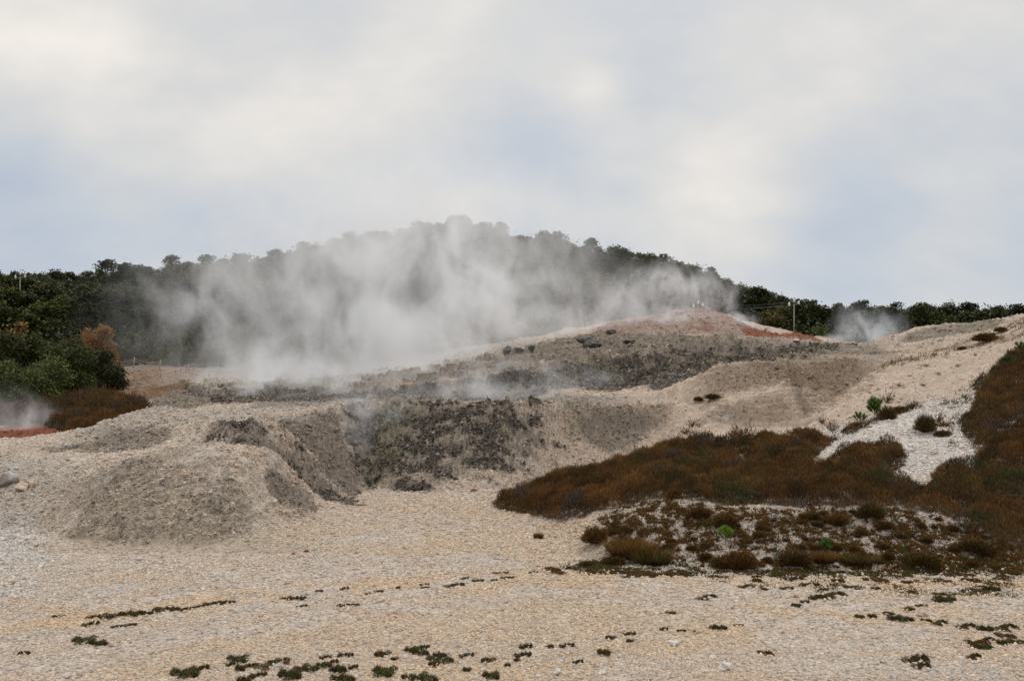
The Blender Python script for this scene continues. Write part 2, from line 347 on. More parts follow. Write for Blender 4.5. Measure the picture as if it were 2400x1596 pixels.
# bedded layers tilted across the near mound
st = (-GX * .9 + Z * 2.3 + nA * .25)
beds = ridged(st * 2.3 + nB * .25, GY * .25, 3, 41)
mA = sstep(140, 240, GPX) * sstep(700, 560, GPX) * sstep(18.6, 19.2, GY) * sstep(21.5, 20.8, GY)
D += mA * (beds * .06 + ridged(st * 5.5 + nB * .3, GY * .8, 2, 43) * .055)
beds2 = ridged(st * 3.0 + nB * .4, GX * .15, 2, 45)
D += sstep(.25, .6, SL) * sstep(36, 30, GY) * (1 - mA) * beds2 * .03 * (.4 + ROCK)
# horizontal lamination on the far sand spurs
lam = ridged(Z * 3.2 + nA * .5, GX * .08 + nA * .2, 2, 51)
D += sstep(38, 41, GY) * sstep(58, 54, GY) * sstep(1600, 1650, GPX) * sstep(2080, 2000, GPX) * lam * .07
D *= np.where(GY > 60, 1.2, 1.0) * sstep(400, 200, GY)
D += (1 - flat) * (nA * .018 + nB * .006)
D *= np.where(GY > 34, sstep(34, 40, GY) * .0 + 1.0, 1.0)
def steps(t, f, w=.38):
    """ledges: a steep riser and a flatter tread in every bed"""
    q = t * f; fr = q - np.floor(q); return (sstep(0, w, fr) - fr) / f
D *= 1 - .72 * mA
BT = Z - GX * .46 + nA * .32 + nB * .12 + .10 * perlin(GX * 1.1, GY * 2.0, 611)
bedm = (np.mod(BT * 5.6, 1) < .35).astype(float)
hardA = (.15 + .85 * sstep(-.25, .25, nA + .5 * perlin(GX * 1.7, GY * 1.7, 613))) * sstep(620, 470, GPX)
D += mA * hardA * steps(BT, 5.6) * 1.7
D += mA * hardA * steps(Z - GX * .6 + nA * .3 + nB * .09, 13) * 1.7
nearW = sstep(18.3, 19, GY) * sstep(37, 34, GY) * sstep(.2, .5, SL) * (1 - mA)
D += nearW * np.clip(ROCK * 1.6, 0, 1) * steps(Z + D + nA * .5 + nB * .18, 3.6) * 1.1
D += sstep(36.5, 37.5, GY) * sstep(46.5, 45, GY) * sstep(1620, 1680, GPX) * sstep(2080, 2030, GPX) * sstep(.15, .4, SL) * steps(Z + nA * .25 + nB * .03, 5.0) * 1.1
D += sstep(50, 52, GY) * sstep(80, 72, GY) * np.clip(ROCK * 1.5, 0, 1) * steps(Z + D + nA * .6 + nB * .25, 1.7) * .9
Z = Z + D * far ** .6

GPY = HOR + (HC - Z) * F / GY
# ---------------- ground colour (albedo of each kind of earth)
def c3(r, g, b): return np.array((r, g, b))
nD = fbm(GX * .23, GY * .23, 4, 61); nE = two(fbm, 1.3, 1.3, 0, 4, 71); nF = two(fbm, 9.0, 9.0, 0, 3, 81)
sandN = c3(.37, .30, .235); sandY = c3(.40, .30, .198); grav = c3(.395, .332, .272); pink = c3(.37, .285, .217); whiteg = c3(.43, .385, .34)
greyr = c3(.185, .150, .117); darkr = c3(.078, .063, .052); redc = c3(.17, .062, .034); olive = c3(.16, .15, .085); tan = c3(.30, .235, .17)
def mixc(a, b, t): return a * (1 - t[..., None]) + b * t[..., None]
col = np.broadcast_to(grav, G.shape).copy()
band = sstep(-.12, .30, nD + .35 * fbm(GX * .05 + 3, GY * .42, 2, 66))
col = mixc(col, np.broadcast_to(sandN, G.shape), sstep(-.4, .4, nE))
col = mixc(col, np.broadcast_to(sandY, G.shape), band * .5 * sstep(30, 22, GY))
# drifts of finer yellow sand that cross the gravel flat
def rowband(c0, w, amp, ltab):
    pyg = HOR + HC * F / GY
    cen = np.interp(GPX, [t[0] for t in ltab], [t[1] for t in ltab])
    return np.exp(-((pyg - cen - nD * 18) / w) ** 2) * amp
yb = rowband(0, 26, .9, ((-200, 1490), (0, 1465), (500, 1420), (1100, 1372), (1500, 1350), (1800, 1362), (2400, 1370)))
yb2 = rowband(0, 30, .7, ((600, 1640), (1200, 1565), (1500, 1500), (1900, 1440), (2400, 1430)))
col = mixc(col, np.broadcast_to(sandY, G.shape), np.clip(yb + yb2, 0, .85) * sstep(-.35, .25, nE + nF * .4))
pk = sstep(1150, 1450, GPX) * sstep(28, 33, GY) * sstep(70, 55, GY)
pk = np.maximum(pk, sstep(19, 22, GY) * sstep(600, 700, GPX) * .5)
col = mixc(col, np.broadcast_to(pink, G.shape), pk * .9)
wg = sstep(1880, 1960, GPX) * sstep(2330, 2280, GPX) * sstep(20, 22, GY) * sstep(34, 32, GY)
wg = np.maximum(wg, sstep(120, -20, GPX + nE * 120) * sstep(16.5, 17.5, GY) * sstep(22, 20, GY))
col = mixc(col, np.broadcast_to(c3(.315, .262, .215), G.shape), sstep(15.9, 16.6, GY) * sstep(19.6, 19, GY) * sstep(1300, 1500, GPX))
col = mixc(col, np.broadcast_to(whiteg, G.shape), wg)
dustm = sstep(17.2, 17.9, GY) * sstep(20.5, 19, GY) * sstep(120, 260, GPX) * sstep(820, 600, GPX)
col = mixc(col, np.broadcast_to(c3(.30, .240, .180), G.shape), dustm * .85)

def inpoly(x, y, poly):
    c = np.zeros(x.shape, bool); n = len(poly)
    for i in range(n):
        x1, y1 = poly[i]; x2, y2 = poly[(i + 1) % n]
        if y1 == y2: continue
        c ^= ((y1 > y) != (y2 > y)) & (x < (x2 - x1) * (y - y1) / (y2 - y1) + x1)
    return c
wx_, wy_ = nE * 7 + nF * 5, nE * 4 + nF * 3
def zone(poly, y0, y1, warp=1.0):
    xs = [p[0] for p in poly]; ys = [p[1] for p in poly]
    m = (GPX > min(xs) - 20) & (GPX < max(xs) + 20) & (GPY > min(ys) - 20) & (GPY < max(ys) + 20) & (GY > y0) & (GY < y1)
    r = np.zeros(GY.shape, bool)
    r[m] = inpoly((GPX + wx_ * warp)[m], (GPY + wy_ * warp)[m], poly)
    return r

def soft(poly, y0, y1, n=5, warp=1.0):
    return blur(blur(zone(poly, y0, y1, warp).astype(np.float32), n, 0), n, 1)
PW = [(800, 948), (900, 945), (1220, 946), (1278, 955), (1282, 985), (1240, 1000), (1262, 1035), (1330, 1050), (1345, 1075), (1290, 1085), (1230, 1078), (1200, 1110), (1150, 1118), (1120, 1100), (1060, 1120), (985, 1158), (900, 1142), (850, 1125), (815, 1060)]
PR = [(1310, 952), (1595, 948), (1560, 985), (1500, 1035), (1440, 1062), (1390, 1065), (1400, 1030), (1330, 1000)]
W2D = [(620, 925), (800, 916), (950, 906), (1100, 886), (1300, 856), (1500, 829), (1600, 821), (1800, 815), (2000, 808), (1950, 830), (1850, 846), (1740, 862), (1660, 885), (1620, 925), (1560, 935), (1512, 902), (1440, 920), (1370, 914), (1300, 906), (1240, 943), (950, 943), (620, 943)]
T1 = [(560, 935), (800, 928), (1000, 930), (1300, 930), (1400, 930), (1560, 930), (1500, 946), (1250, 951), (1000, 952), (800, 952), (600, 958)]
BB = [(430, 850), (700, 838), (1050, 825), (1000, 862), (800, 890), (600, 900), (450, 900)]
TR = [(1600, 800), (1760, 806), (2060, 808), (2090, 835), (2060, 850), (1990, 842), (1850, 852), (1700, 868), (1640, 885), (1560, 905), (1600, 870)]
PC = [(250, 985), (330, 955), (380, 948), (480, 958), (780, 950), (795, 960), (780, 975), (700, 990), (560, 1000), (430, 1000), (330, 1005), (200, 1040), (150, 1035)]
LT = [(-300, 1085), (60, 1080), (200, 1095), (250, 1120), (180, 1200), (100, 1235), (-300, 1180)]
T2 = [(600, 900), (1000, 868), (1170, 835), (1200, 822), (1340, 790), (1420, 775), (1600, 792), (1760, 802), (1990, 809), (1800, 817), (1500, 829), (1300, 856), (950, 905), (620, 925)]
CF = [(630, 990), (700, 985), (782, 962), (800, 1000), (850, 1140), (828, 1168), (775, 1135), (720, 1085), (660, 1030)]
BR = [(430, 1043), (480, 1010), (540, 990), (600, 993), (660, 1020), (720, 1075), (782, 1150), (832, 1180), (785, 1182), (735, 1160), (690, 1112), (630, 1062), (585, 1044), (510, 1044)]
MF = [(125, 1235), (190, 1195), (250, 1120), (300, 1078), (400, 1076), (480, 1098), (545, 1115), (600, 1150), (570, 1200), (630, 1245), (520, 1268), (400, 1274), (280, 1278), (170, 1264)]
MF2 = [(620, 1090), (680, 1112), (735, 1160), (745, 1190), (700, 1215), (640, 1180)]
LD = [(90, 1050), (200, 1040), (270, 1010), (380, 1000), (420, 1012), (380, 1040), (300, 1062), (200, 1066), (120, 1062)]
DM = [(440, 925), (480, 912), (545, 908), (640, 922), (800, 916), (800, 945), (470, 952), (430, 945)]
SW = [(1640, 880), (1760, 852), (1850, 850), (1990, 838), (2045, 860), (2000, 900), (1950, 945), (1900, 980), (1880, 960), (1870, 905), (1838, 895), (1760, 913), (1672, 937), (1640, 925)]
LB = [(250, 872), (450, 862), (480, 885), (440, 915), (380, 930), (350, 978), (300, 948), (250, 925)]
LG = [(330, 935), (400, 915), (470, 905), (520, 930), (470, 960), (380, 968)]
RC = [(1380, 792), (1430, 753), (1530, 731), (1600, 719), (1665, 720), (1745, 760), (1795, 790), (1770, 806), (1640, 800), (1560, 790), (1500, 788)]
RS = [(1735, 755), (1785, 774), (1830, 784), (1880, 778), (1930, 798), (1910, 812), (1800, 808), (1750, 800)]
RL = [(-400, 1000), (0, 1003), (60, 990), (110, 992), (185, 1010), (120, 1024), (0, 1036), (-400, 1040)]
dkM = np.clip(soft(PW, 28, 36, 11) + soft(W2D, 45, 84, 5) * 1.3 + soft(BR, 24, 28.5, 7) * 1.12 + soft(DM, 50, 70) * .9, 0, 1.15)
rkM = np.clip(soft(PR, 32, 42) + soft(CF, 27, 36) + soft(T2, 52, 96) * .95 + soft(MF, 18, 23, 13) * .6 + soft(MF2, 21, 26) + soft(LD, 25, 34) * .9 + soft(SW, 40, 60, 8) * .55 + soft(LG, 50, 100) + sstep(2050, 2150, GPX) * soft([(2080, 812), (2130, 782), (2250, 757), (2360, 749), (2340, 770), (2220, 790), (2100, 815)], 66, 90), 0, 1)
col = mixc(col, np.broadcast_to(c3(.30, .255, .21), G.shape), np.clip(soft(PC, 27, 40, 8), 0, 1) * .6)
col = mixc(col, np.broadcast_to(c3(.31, .255, .20), G.shape), np.clip(soft(LT, 19, 26, 8), 0, 1) * .8)
col = mixc(col, np.broadcast_to(c3(.19, .165, .14), G.shape), np.clip(soft(T1, 34, 60, 4), 0, 1) * .85)
col = mixc(col, np.broadcast_to(c3(.135, .105, .082), G.shape), np.maximum(np.clip(soft(BB, 84, 130, 4), 0, 1), sstep(99, 103, GY) * sstep(1150, 1000, GPX)) * .95)
col = mixc(col, np.broadcast_to(c3(.20, .165, .13), G.shape), np.clip(soft(TR, 46, 108, 6), 0, 1) * .85)
zz = 1.6 * Z
nH = fbm(GX * 1.25 + nA * .3, (GY * .7 + zz) * 1.1, 4, 131) * (1 - tf) + fbm(GX * .6, (GY * .5 + zz) * .6, 4, 133) * tf
nI = fbm(GX * 4.6, (GY * .7 + zz) * 4.2, 3, 137) * (1 - tf) + fbm(GX * 2.2, (GY * .5 + zz) * 2.0, 3, 139) * tf
chute = gl * steep
rk = sstep(.22, .70, np.maximum(rkM, dkM) + (nH * .36 + nI * .26 - .05) * (np.maximum(rkM, dkM) > .01))
col = mixc(col, np.broadcast_to(greyr, G.shape), rk * .88)
dk = sstep(.50, .92, dkM + nH * .78 + nI * .34 - chute * .26 - .08)
dk = dk * (dkM > .02)
col = mixc(col, np.broadcast_to(darkr, G.shape), dk * .9)
dk2 = sstep(.25, .8, nI * .8 + nH * .5) * np.clip(rkM, 0, 1)
col = mixc(col, np.broadcast_to(c3(.13, .115, .10), G.shape), dk2 * .75)
ol = sstep(.05, .5, fbm(GX * .5 + 9, GY * .3, 3, 90)) * sstep(28.5, 31, GY) * np.clip(np.maximum(rkM, dkM), 0, 1) * .45
col = mixc(col, np.broadcast_to(olive, G.shape), ol)
mfM = soft(MF, 18, 23, 13)
col = mixc(col, np.broadcast_to(c3(.31, .25, .185), G.shape), mfM * sstep(-.3, .5, nH + beds * .35) * .8)
col = mixc(col, np.broadcast_to(c3(.165, .136, .104), G.shape), mfM * sstep(.1, .7, nI * .7 + .7 * bedm) * .6)
lb = sstep(.3, .7, soft(LB, 60, 120) + nH * .3)
col = mixc(col, np.broadcast_to(c3(.17, .105, .062), G.shape), lb)
col = mixc(col, np.broadcast_to(c3(.225, .155, .125), G.shape), sstep(.25, .65, soft(RC, 80, 110) + nH * .25 * (RED > .2)) * .85)
col = mixc(col, np.broadcast_to(c3(.18, .085, .055), G.shape), np.clip(soft(RC, 80, 110), 0, 1) * sstep(.1, .6, nH + nI * .5 - chute * .3) * .6)
rdz = np.clip(soft(RS, 85, 110, 3) + soft(RL, 44, 55, 3), 0, 1)
col = mixc(col, np.broadcast_to(redc, G.shape), sstep(.3, .7, rdz + nI * .2))
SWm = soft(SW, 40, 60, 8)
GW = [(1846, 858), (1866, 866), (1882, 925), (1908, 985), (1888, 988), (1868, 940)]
LM = [(1690, 950), (1760, 938), (1830, 930), (1858, 952), (1882, 990), (1800, 1001), (1740, 1000), (1700, 978)]
GP = [(1640, 975), (1700, 948), (1745, 985), (1750, 1003), (1700, 996), (1655, 990)]
lamc = sstep(.1, .7, lam + nF * .2) * sstep(38.5, 41, GY) * sstep(58, 54, GY) * sstep(1600, 1680, GPX)
col = mixc(col, np.broadcast_to(c3(.21, .155, .105), G.shape), lamc * .5)
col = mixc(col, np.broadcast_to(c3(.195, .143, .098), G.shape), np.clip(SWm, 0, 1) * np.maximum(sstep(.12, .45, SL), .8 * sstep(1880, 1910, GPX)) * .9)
col = mixc(col, np.broadcast_to(pink * .95, G.shape), sstep(1380, 1560, GPX) * sstep(31, 33, GY) * sstep(42.5, 41, GY) * (1 - np.clip(rkM, 0, 1)) * .7)
col = mixc(col, np.broadcast_to(c3(.225, .165, .115), G.shape), np.clip(soft(LM, 36, 41, 4), 0, 1) * sstep(-.6, .2, lam + nI * .5) * .85)
col = mixc(col, np.broadcast_to(greyr * 1.1, G.shape), np.clip(soft(GP, 36, 41, 6), 0, 1) * .75)
col = mixc(col, np.broadcast_to(c3(.15, .11, .078), G.shape), np.clip(soft(GW, 36, 47, 3), 0, 1) * .75)  # gully's left wall: its shade painted in dark tan, together with its darker beds
# woodland floor under the trees
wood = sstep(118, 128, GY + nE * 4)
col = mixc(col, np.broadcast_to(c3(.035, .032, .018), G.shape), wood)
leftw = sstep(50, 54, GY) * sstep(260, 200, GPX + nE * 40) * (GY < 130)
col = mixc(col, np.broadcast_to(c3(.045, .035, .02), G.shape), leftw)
speck = 1 + .10 * nF + .10 * nE + .22 * np.clip(two(fbm, 22.0, 22.0, 0, 2, 95), -1, 1)
col = np.clip(col * speck[..., None], .015, .75)

def height(px, Y):
    """height of the land at a photo column and distance"""
    ix = np.clip(np.interp(px, gpx, np.arange(nx)), 0, nx - 1.001); iy = np.clip(np.interp(np.log(Y), gv, np.arange(ny)), 0, ny - 1.001)
    x0 = np.floor(ix).astype(int); y0 = np.floor(iy).astype(int); fx = ix - x0; fy = iy - y0
    return (Z[y0, x0] * (1 - fx) + Z[y0, x0 + 1] * fx) * (1 - fy) + (Z[y0 + 1, x0] * (1 - fx) + Z[y0 + 1, x0 + 1] * fx) * fy
def height_xy(X, Y): return height(X * F / Y + 1200, Y)
GPY = HOR + (HC - Z) * F / GY
run = np.minimum.accumulate(GPY, axis=0)
VIS = GPY <= run + 1.5                                            # roughly: not hidden behind nearer land
def hit(px, py, ymin=0.0, ymax=1e9):
    """first ground point seen at that place of the photo, between two distances: (X, Y, Z)"""
    j = int(np.clip(round(float(np.interp(px, gpx, np.arange(nx)))), 0, nx - 1))
    c = GPY[:, j]
    k = np.where((c <= py) & (gY >= ymin) & (gY <= ymax))[0]
    k = int(k[0]) if len(k) else int(np.argmin(np.where((gY >= ymin) & (gY <= ymax), np.abs(c - py), 1e9)))
    Y = float(gY[k]); return ((px - 1200) / F * Y, Y, float(height(px, Y)))

# ---------------- ground material
def ground_material():
    m = bpy.data.materials.new("earth"); m.use_nodes = True
    nt = m.node_tree; nt.nodes.clear(); N = nt.nodes.new; L = nt.links.new
    out = N("ShaderNodeOutputMaterial"); b = N("ShaderNodeBsdfPrincipled"); L(b.outputs[0], out.inputs[0])
    b.inputs["Roughness"].default_value = .95; b.inputs["Specular IOR Level"].default_value = .15
    at = N("ShaderNodeVertexColor"); at.layer_name = "Col"
    geo = N("ShaderNodeNewGeometry")
    vo = N("ShaderNodeTexVoronoi"); vo.inputs["Scale"].default_value = 26; L(geo.outputs["Position"], vo.inputs["Vector"])
    vo2 = N("ShaderNodeTexVoronoi"); vo2.inputs["Scale"].default_value = 9.5; L(geo.outputs["Position"], vo2.inputs["Vector"])
    ns = N("ShaderNodeTexNoise"); ns.inputs["Scale"].default_value = 2.2; ns.inputs["Detail"].default_value = 7; ns.inputs["Roughness"].default_value = .6
    L(geo.outputs["Position"], ns.inputs["Vector"])
    # stone to stone colour change
    bw = N("ShaderNodeSeparateColor"); L(vo.outputs["Color"], bw.inputs[0])
    bw2 = N("ShaderNodeSeparateColor"); L(vo2.outputs["Color"], bw2.inputs[0])
    def M(op, a, c):
        n = N("ShaderNodeMath"); n.operation = op
        for i, v in enumerate((a, c)):
            if isinstance(v, (int, float)): n.inputs[i].default_value = v
            else: L(v, n.inputs[i])
        return n.outputs[0]
    k = M("ADD", M("MULTIPLY", bw.outputs[0], .30), M("MULTIPLY", bw2.outputs[1], .16))
    k = M("ADD", k, M("MULTIPLY", ns.outputs[0], .7))
    k = M("ADD", k, .42)
    mul = N("ShaderNodeVectorMath"); mul.operation = "SCALE"; L(at.outputs[0], mul.inputs[0]); L(k, mul.inputs["Scale"])
    L(mul.outputs[0], b.inputs["Base Color"])
    hgt = M("ADD", M("MULTIPLY", vo.outputs["Distance"], -.9), M("MULTIPLY", vo2.outputs["Distance"], -1.0))
    hgt = M("ADD", hgt, M("MULTIPLY", ns.outputs[0], 2.2))
    bp = N("ShaderNodeBump"); bp.inputs["Strength"].default_value = .8; bp.inputs["Distance"].default_value = .035
    L(hgt, bp.inputs["Height"]); L(bp.outputs[0], b.inputs["Normal"])
    return m
EARTH = ground_material()
def build_ground(colors):
    V = np.stack([GX, GY, Z], -1).reshape(-1, 3)
    idx = np.arange(nx * ny).reshape(ny, nx)
    Fq = np.stack([idx[:-1, :-1], idx[:-1, 1:], idx[1:, 1:], idx[1:, :-1]], -1).reshape(-1, 4)
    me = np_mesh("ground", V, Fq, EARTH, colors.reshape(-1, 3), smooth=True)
    tag(obj("ground", me), "pale gravel flat, eroded steaming pit walls, sand slopes and wooded hill behind", kind="structure")
# ------------------------------------------------------------------ plant materials and generators
def leaf_material(name, rough=.7, trans=.12, vary=.35, hue=True):
    m = bpy.data.materials.new(name); m.use_nodes = True
    nt = m.node_tree; nt.nodes.clear(); N = nt.nodes.new; L = nt.links.new
    out = N("ShaderNodeOutputMaterial"); b = N("ShaderNodeBsdfPrincipled")
    b.inputs["Roughness"].default_value = rough; b.inputs["Specular IOR Level"].default_value = .15
    at = N("ShaderNodeVertexColor"); at.layer_name = "Col"
    oi = N("ShaderNodeObjectInfo")
    hs = N("ShaderNodeHueSaturation")
    mr = N("ShaderNodeMapRange"); L(oi.outputs["Random"], mr.inputs[0]); mr.inputs[3].default_value = 1 - vary; mr.inputs[4].default_value = 1 + vary
    mh = N("ShaderNodeMapRange"); L(oi.outputs["Random"], mh.inputs[0]); mh.inputs[3].default_value = .49 if hue else .5; mh.inputs[4].default_value = .512 if hue else .5
    L(mr.outputs[0], hs.inputs["Value"]); L(mh.outputs[0], hs.inputs["Hue"]); L(at.outputs[0], hs.inputs["Color"])
    L(hs.outputs[0], b.inputs["Base Color"])
    tr = N("ShaderNodeBsdfTranslucent"); L(hs.outputs[0], tr.inputs[0])
    mx = N("ShaderNodeMixShader"); mx.inputs[0].default_value = trans
    L(b.outputs[0], mx.inputs[1]); L(tr.outputs[0], mx.inputs[2]); L(mx.outputs[0], out.inputs[0])
    return m
def plain_material(name, c, rough=.85, noise=.3, scale=8.0, spec=.2):
    m = bpy.data.materials.new(name); m.use_nodes = True
    nt = m.node_tree; N = nt.nodes.new; L = nt.links.new
    b = nt.nodes["Principled BSDF"]; b.inputs["Roughness"].default_value = rough; b.inputs["Specular IOR Level"].default_value = spec
    tc = N("ShaderNodeTexCoord"); ns = N("ShaderNodeTexNoise"); ns.inputs["Scale"].default_value = scale; ns.inputs["Detail"].default_value = 6
    L(tc.outputs["Object"], ns.inputs["Vector"])
    rp = N("ShaderNodeValToRGB"); L(ns.outputs[0], rp.inputs[0])
    rp.color_ramp.elements[0].position = .3; rp.color_ramp.elements[1].position = .7
    rp.color_ramp.elements[0].color = tuple(x * (1 - noise) for x in c) + (1,); rp.color_ramp.elements[1].color = tuple(min(1, x * (1 + noise)) for x in c) + (1,)
    L(rp.outputs[0], b.inputs["Base Color"])
    bp = N("ShaderNodeBump"); bp.inputs["Strength"].default_value = .4; bp.inputs["Distance"].default_value = .02; L(ns.outputs[0], bp.inputs["Height"]); L(bp.outputs[0], b.inputs["Normal"])
    return m
LEAF = leaf_material("leaves", vary=.45); HEATH = leaf_material("heather_sprigs", vary=.12, trans=.2, hue=False); NEEDLE = leaf_material("pine_needles", vary=.1, trans=.25)
BARK = plain_material("bark", (.10, .085, .07)); TWIG = plain_material("twig_wood", (.09, .055, .035))

def unit(n, r=None):
    r = r or rng
    v = r.normal(size=(n, 3)); return v / np.linalg.norm(v, axis=1)[:, None]
def blades(P, D, length, width, c0, c1, jit=.25):
    """thin triangles from P along D; base colour c0, tip colour c1 (arrays (n,3))"""
    n = len(P); side = np.cross(D, unit(n)); side /= np.linalg.norm(side, axis=1)[:, None] + 1e-9
    length = np.broadcast_to(length, (n,))[:, None]; width = np.broadcast_to(width, (n,))[:, None]
    V = np.empty((n, 3, 3)); V[:, 0] = P - side * width * .5; V[:, 1] = P + side * width * .5; V[:, 2] = P + D * length
    C = np.empty((n, 3, 3)); C[:, 0] = c0; C[:, 1] = c0; C[:, 2] = c1
    C *= (1 + rng.normal(0, jit, (n, 1, 1))).clip(.35, 1.9)
    return V.reshape(-1, 3), np.arange(3 * n).reshape(-1, 3), C.reshape(-1, 3)
def leaves(P, size, C, up=.3):
    """small leaf-sprig faces (rhombi) at P"""
    n = len(P); nrm = unit(n); nrm[:, 2] = np.abs(nrm[:, 2]) + up; nrm /= np.linalg.norm(nrm, axis=1)[:, None]
    a = np.cross(nrm, unit(n)); a /= np.linalg.norm(a, axis=1)[:, None] + 1e-9; b = np.cross(nrm, a)
    size = np.broadcast_to(size, (n,))[:, None]
    V = np.empty((n, 4, 3)); V[:, 0] = P - a * size * .5; V[:, 1] = P - b * size * .32; V[:, 2] = P + a * size * .5; V[:, 3] = P + b * size * .32
    return V.reshape(-1, 3), np.arange(4 * n).reshape(-1, 4), np.repeat(C, 4, axis=0)
def tube(pts, radii, sides=6):
    V, Fc = [], []
    pts = [Vector(p) for p in pts]
    for i, p in enumerate(pts):
        d = (pts[min(i + 1, len(pts) - 1)] - pts[max(i - 1, 0)]).normalized()
        a = d.orthogonal().normalized(); b = d.cross(a)
        for s in range(sides):
            t = 2 * PI * s / sides
            V.append(p + (a * math.cos(t) + b * math.sin(t)) * radii[i])
    for i in range(len(pts) - 1):
        for s in range(sides):
            s2 = (s + 1) % sides
            Fc.append((i * sides + s, i * sides + s2, (i + 1) * sides + s2, (i + 1) * sides + s))
    n0 = len(V); V.append(pts[0]); V.append(pts[-1])
    for s in range(sides):
        s2 = (s + 1) % sides
        Fc.append((n0, s2, s, n0)); Fc.append((n0 + 1, (len(pts) - 1) * sides + s, (len(pts) - 1) * sides + s2, n0 + 1))
    return V, Fc
def tube_mesh(name, parts, mat):
    V, Fc = [], []
    for (pts, radii, sides) in parts:
        v, f = tube(pts, radii, sides); b = len(V); V += v; Fc += [tuple(dict.fromkeys(b + i for i in q)) for q in f]
    me = bpy.data.meshes.new(name); me.from_pydata([tuple(v) for v in V], [], Fc); me.materials.append(mat)
    for p in me.polygons: p.use_smooth = True
    return me

# ------------------------------------------------------------------ trees of the wood (unit: metres, 8 m tall)
def crown_mesh(name, seed, blobs, n, leaf, cols, gaps=.0, shell=.55):
    r = np.random.default_rng(seed)
    w = np.array([b[3] * b[4] for b in blobs]); w = w / w.sum()
    k = r.choice(len(blobs), n, p=w)
    B = np.array(blobs)[k]
    d = unit(n, r); d[:, 2] = np.where(r.random(n) < .35, np.abs(d[:, 2]), d[:, 2])
    rad = shell + (1 - shell) * r.random(n) ** .6
    lump = 1 + .18 * np.sin(d[:, 0] * 7 + B[:, 0] * 3) * np.cos(d[:, 1] * 6 + B[:, 1] * 2) + .12 * np.sin(d[:, 2] * 9)
    P = B[:, :3] + d * rad[:, None] * lump[:, None] * np.stack([B[:, 3], B[:, 3], B[:, 4]], -1)
    P += r.normal(0, .10, P.shape)
    keep = perlin(P[:, 0] * .9 + P[:, 2] * .5, P[:, 1] * .9 + P[:, 2] * .6, seed) > (-.55 + gaps)
    P = P[keep]; B = B[keep]; n = len(P)
    c0, c1 = np.array(cols[0]), np.array(cols[1])
    t = r.random(n)[:, None] * .6 + .4 * (r.random(len(blobs))[k[keep]])[:, None]
    C = c0 * (1 - t) + c1 * t; C *= (1 + r.normal(0, .22, (n, 1))).clip(.4, 1.8)
    V, Fc, CC = leaves(P, leaf * (.6 + .8 * r.random(n)), C)
    return np_mesh(name, V, Fc, LEAF, CC)
def crown_blobs(seed, H, R, style):
    r = random.Random(seed); out = []
    if style == "round":
        out.append((0, 0, H * .60, R * .62, H * .30))
        for i in range(15):
            a = r.random() * 2 * PI; h = H * (.22 + .66 * r.random()); q = R * (.78 - .45 * max(0, h / H - .55) / .45) * (.6 + .45 * r.random())
            s = R * (.26 + .16 * r.random()); out.append((math.cos(a) * q, math.sin(a) * q, h, s, s * .85))
        for i in range(3): s = R * (.24 + .1 * r.random()); out.append((r.uniform(-.35, .35) * R, r.uniform(-.35, .35) * R, H * (.86 + .06 * r.random()), s, s * .8))
    elif style == "ragged":
        for i in range(15):
            a = r.random() * 2 * PI; h = H * (.24 + .70 * r.random()); q = R * (.2 + .6 * r.random())
            s = R * (.20 + .16 * r.random()); out.append((math.cos(a) * q, math.sin(a) * q, h, s, s * .8))
        out.append((0, 0, H * .55, R * .4, H * .22))
    elif style == "tall":
        out.append((0, 0, H * .58, R * .5, H * .36))
        for i in range(14):
            a = r.random() * 2 * PI; h = H * (.28 + .62 * r.random()); q = R * .6 * (1.15 - h / H) * 1.5
            s = R * (.24 + .14 * r.random()); out.append((math.cos(a) * q, math.sin(a) * q, h, s, s * .9))
        out.append((R * .1, 0, H * .93, R * .24, H * .07))
    elif style == "bush":
        for i in range(26):
            a = r.random() * 2 * PI; u = r.random(); h = H * (.06 + .80 * u); q = R * math.sqrt(max(0, 1 - (h / H) ** 2.2)) * (.55 + .3 * r.random())
            s = R * (.22 + .12 * r.random()); out.append((math.cos(a) * q, math.sin(a) * q, h, s, min(s * .85, H * .22)))
        out.append((0, 0, H * .4, R * .62, H * .42))
    return out
G_D, G_M, G_L, G_Y = ((.018, .022, .006), (.050, .054, .011)), ((.022, .028, .007), (.064, .069, .014)), ((.032, .038, .009), (.086, .090, .017)), ((.06, .055, .014), (.125, .10, .026))
RUST = ((.09, .036, .009), (.21, .086, .020))
def tree_proto(kind, seed, H, R, style, n, leaf, cols, gaps=0.0, shell=.55):
    bl = crown_blobs(seed, H, R, style)
    cm = crown_mesh("crown", seed, bl, n, leaf, cols, gaps, shell)
    r = random.Random(seed + 5)
    lean = (r.uniform(-.06, .06) * H, r.uniform(-.06, .06) * H)
    top = Vector((lean[0], lean[1], H * .8))
    pt = lambda t: Vector((lean[0] * t * t, lean[1] * t * t, H * .8 * t))
    parts = [([pt(t) for t in (-.03, .12, .35, .6, 1)], [H * .026, H * .020, H * .016, H * .011, H * .004], 7)]
    for b in r.sample(bl, min(8, len(bl))):
        s = pt(max(.25, min(.85, b[2] / (H * .8) - .25))); e = Vector(b[:3])
        parts.append(([s, s.lerp(e, .5) + Vector((0, 0, .05 * H)), e], [H * .009, H * .006, H * .002], 5))
    tm = tube_mesh("trunk", parts, BARK)
    return kind, cm, tm
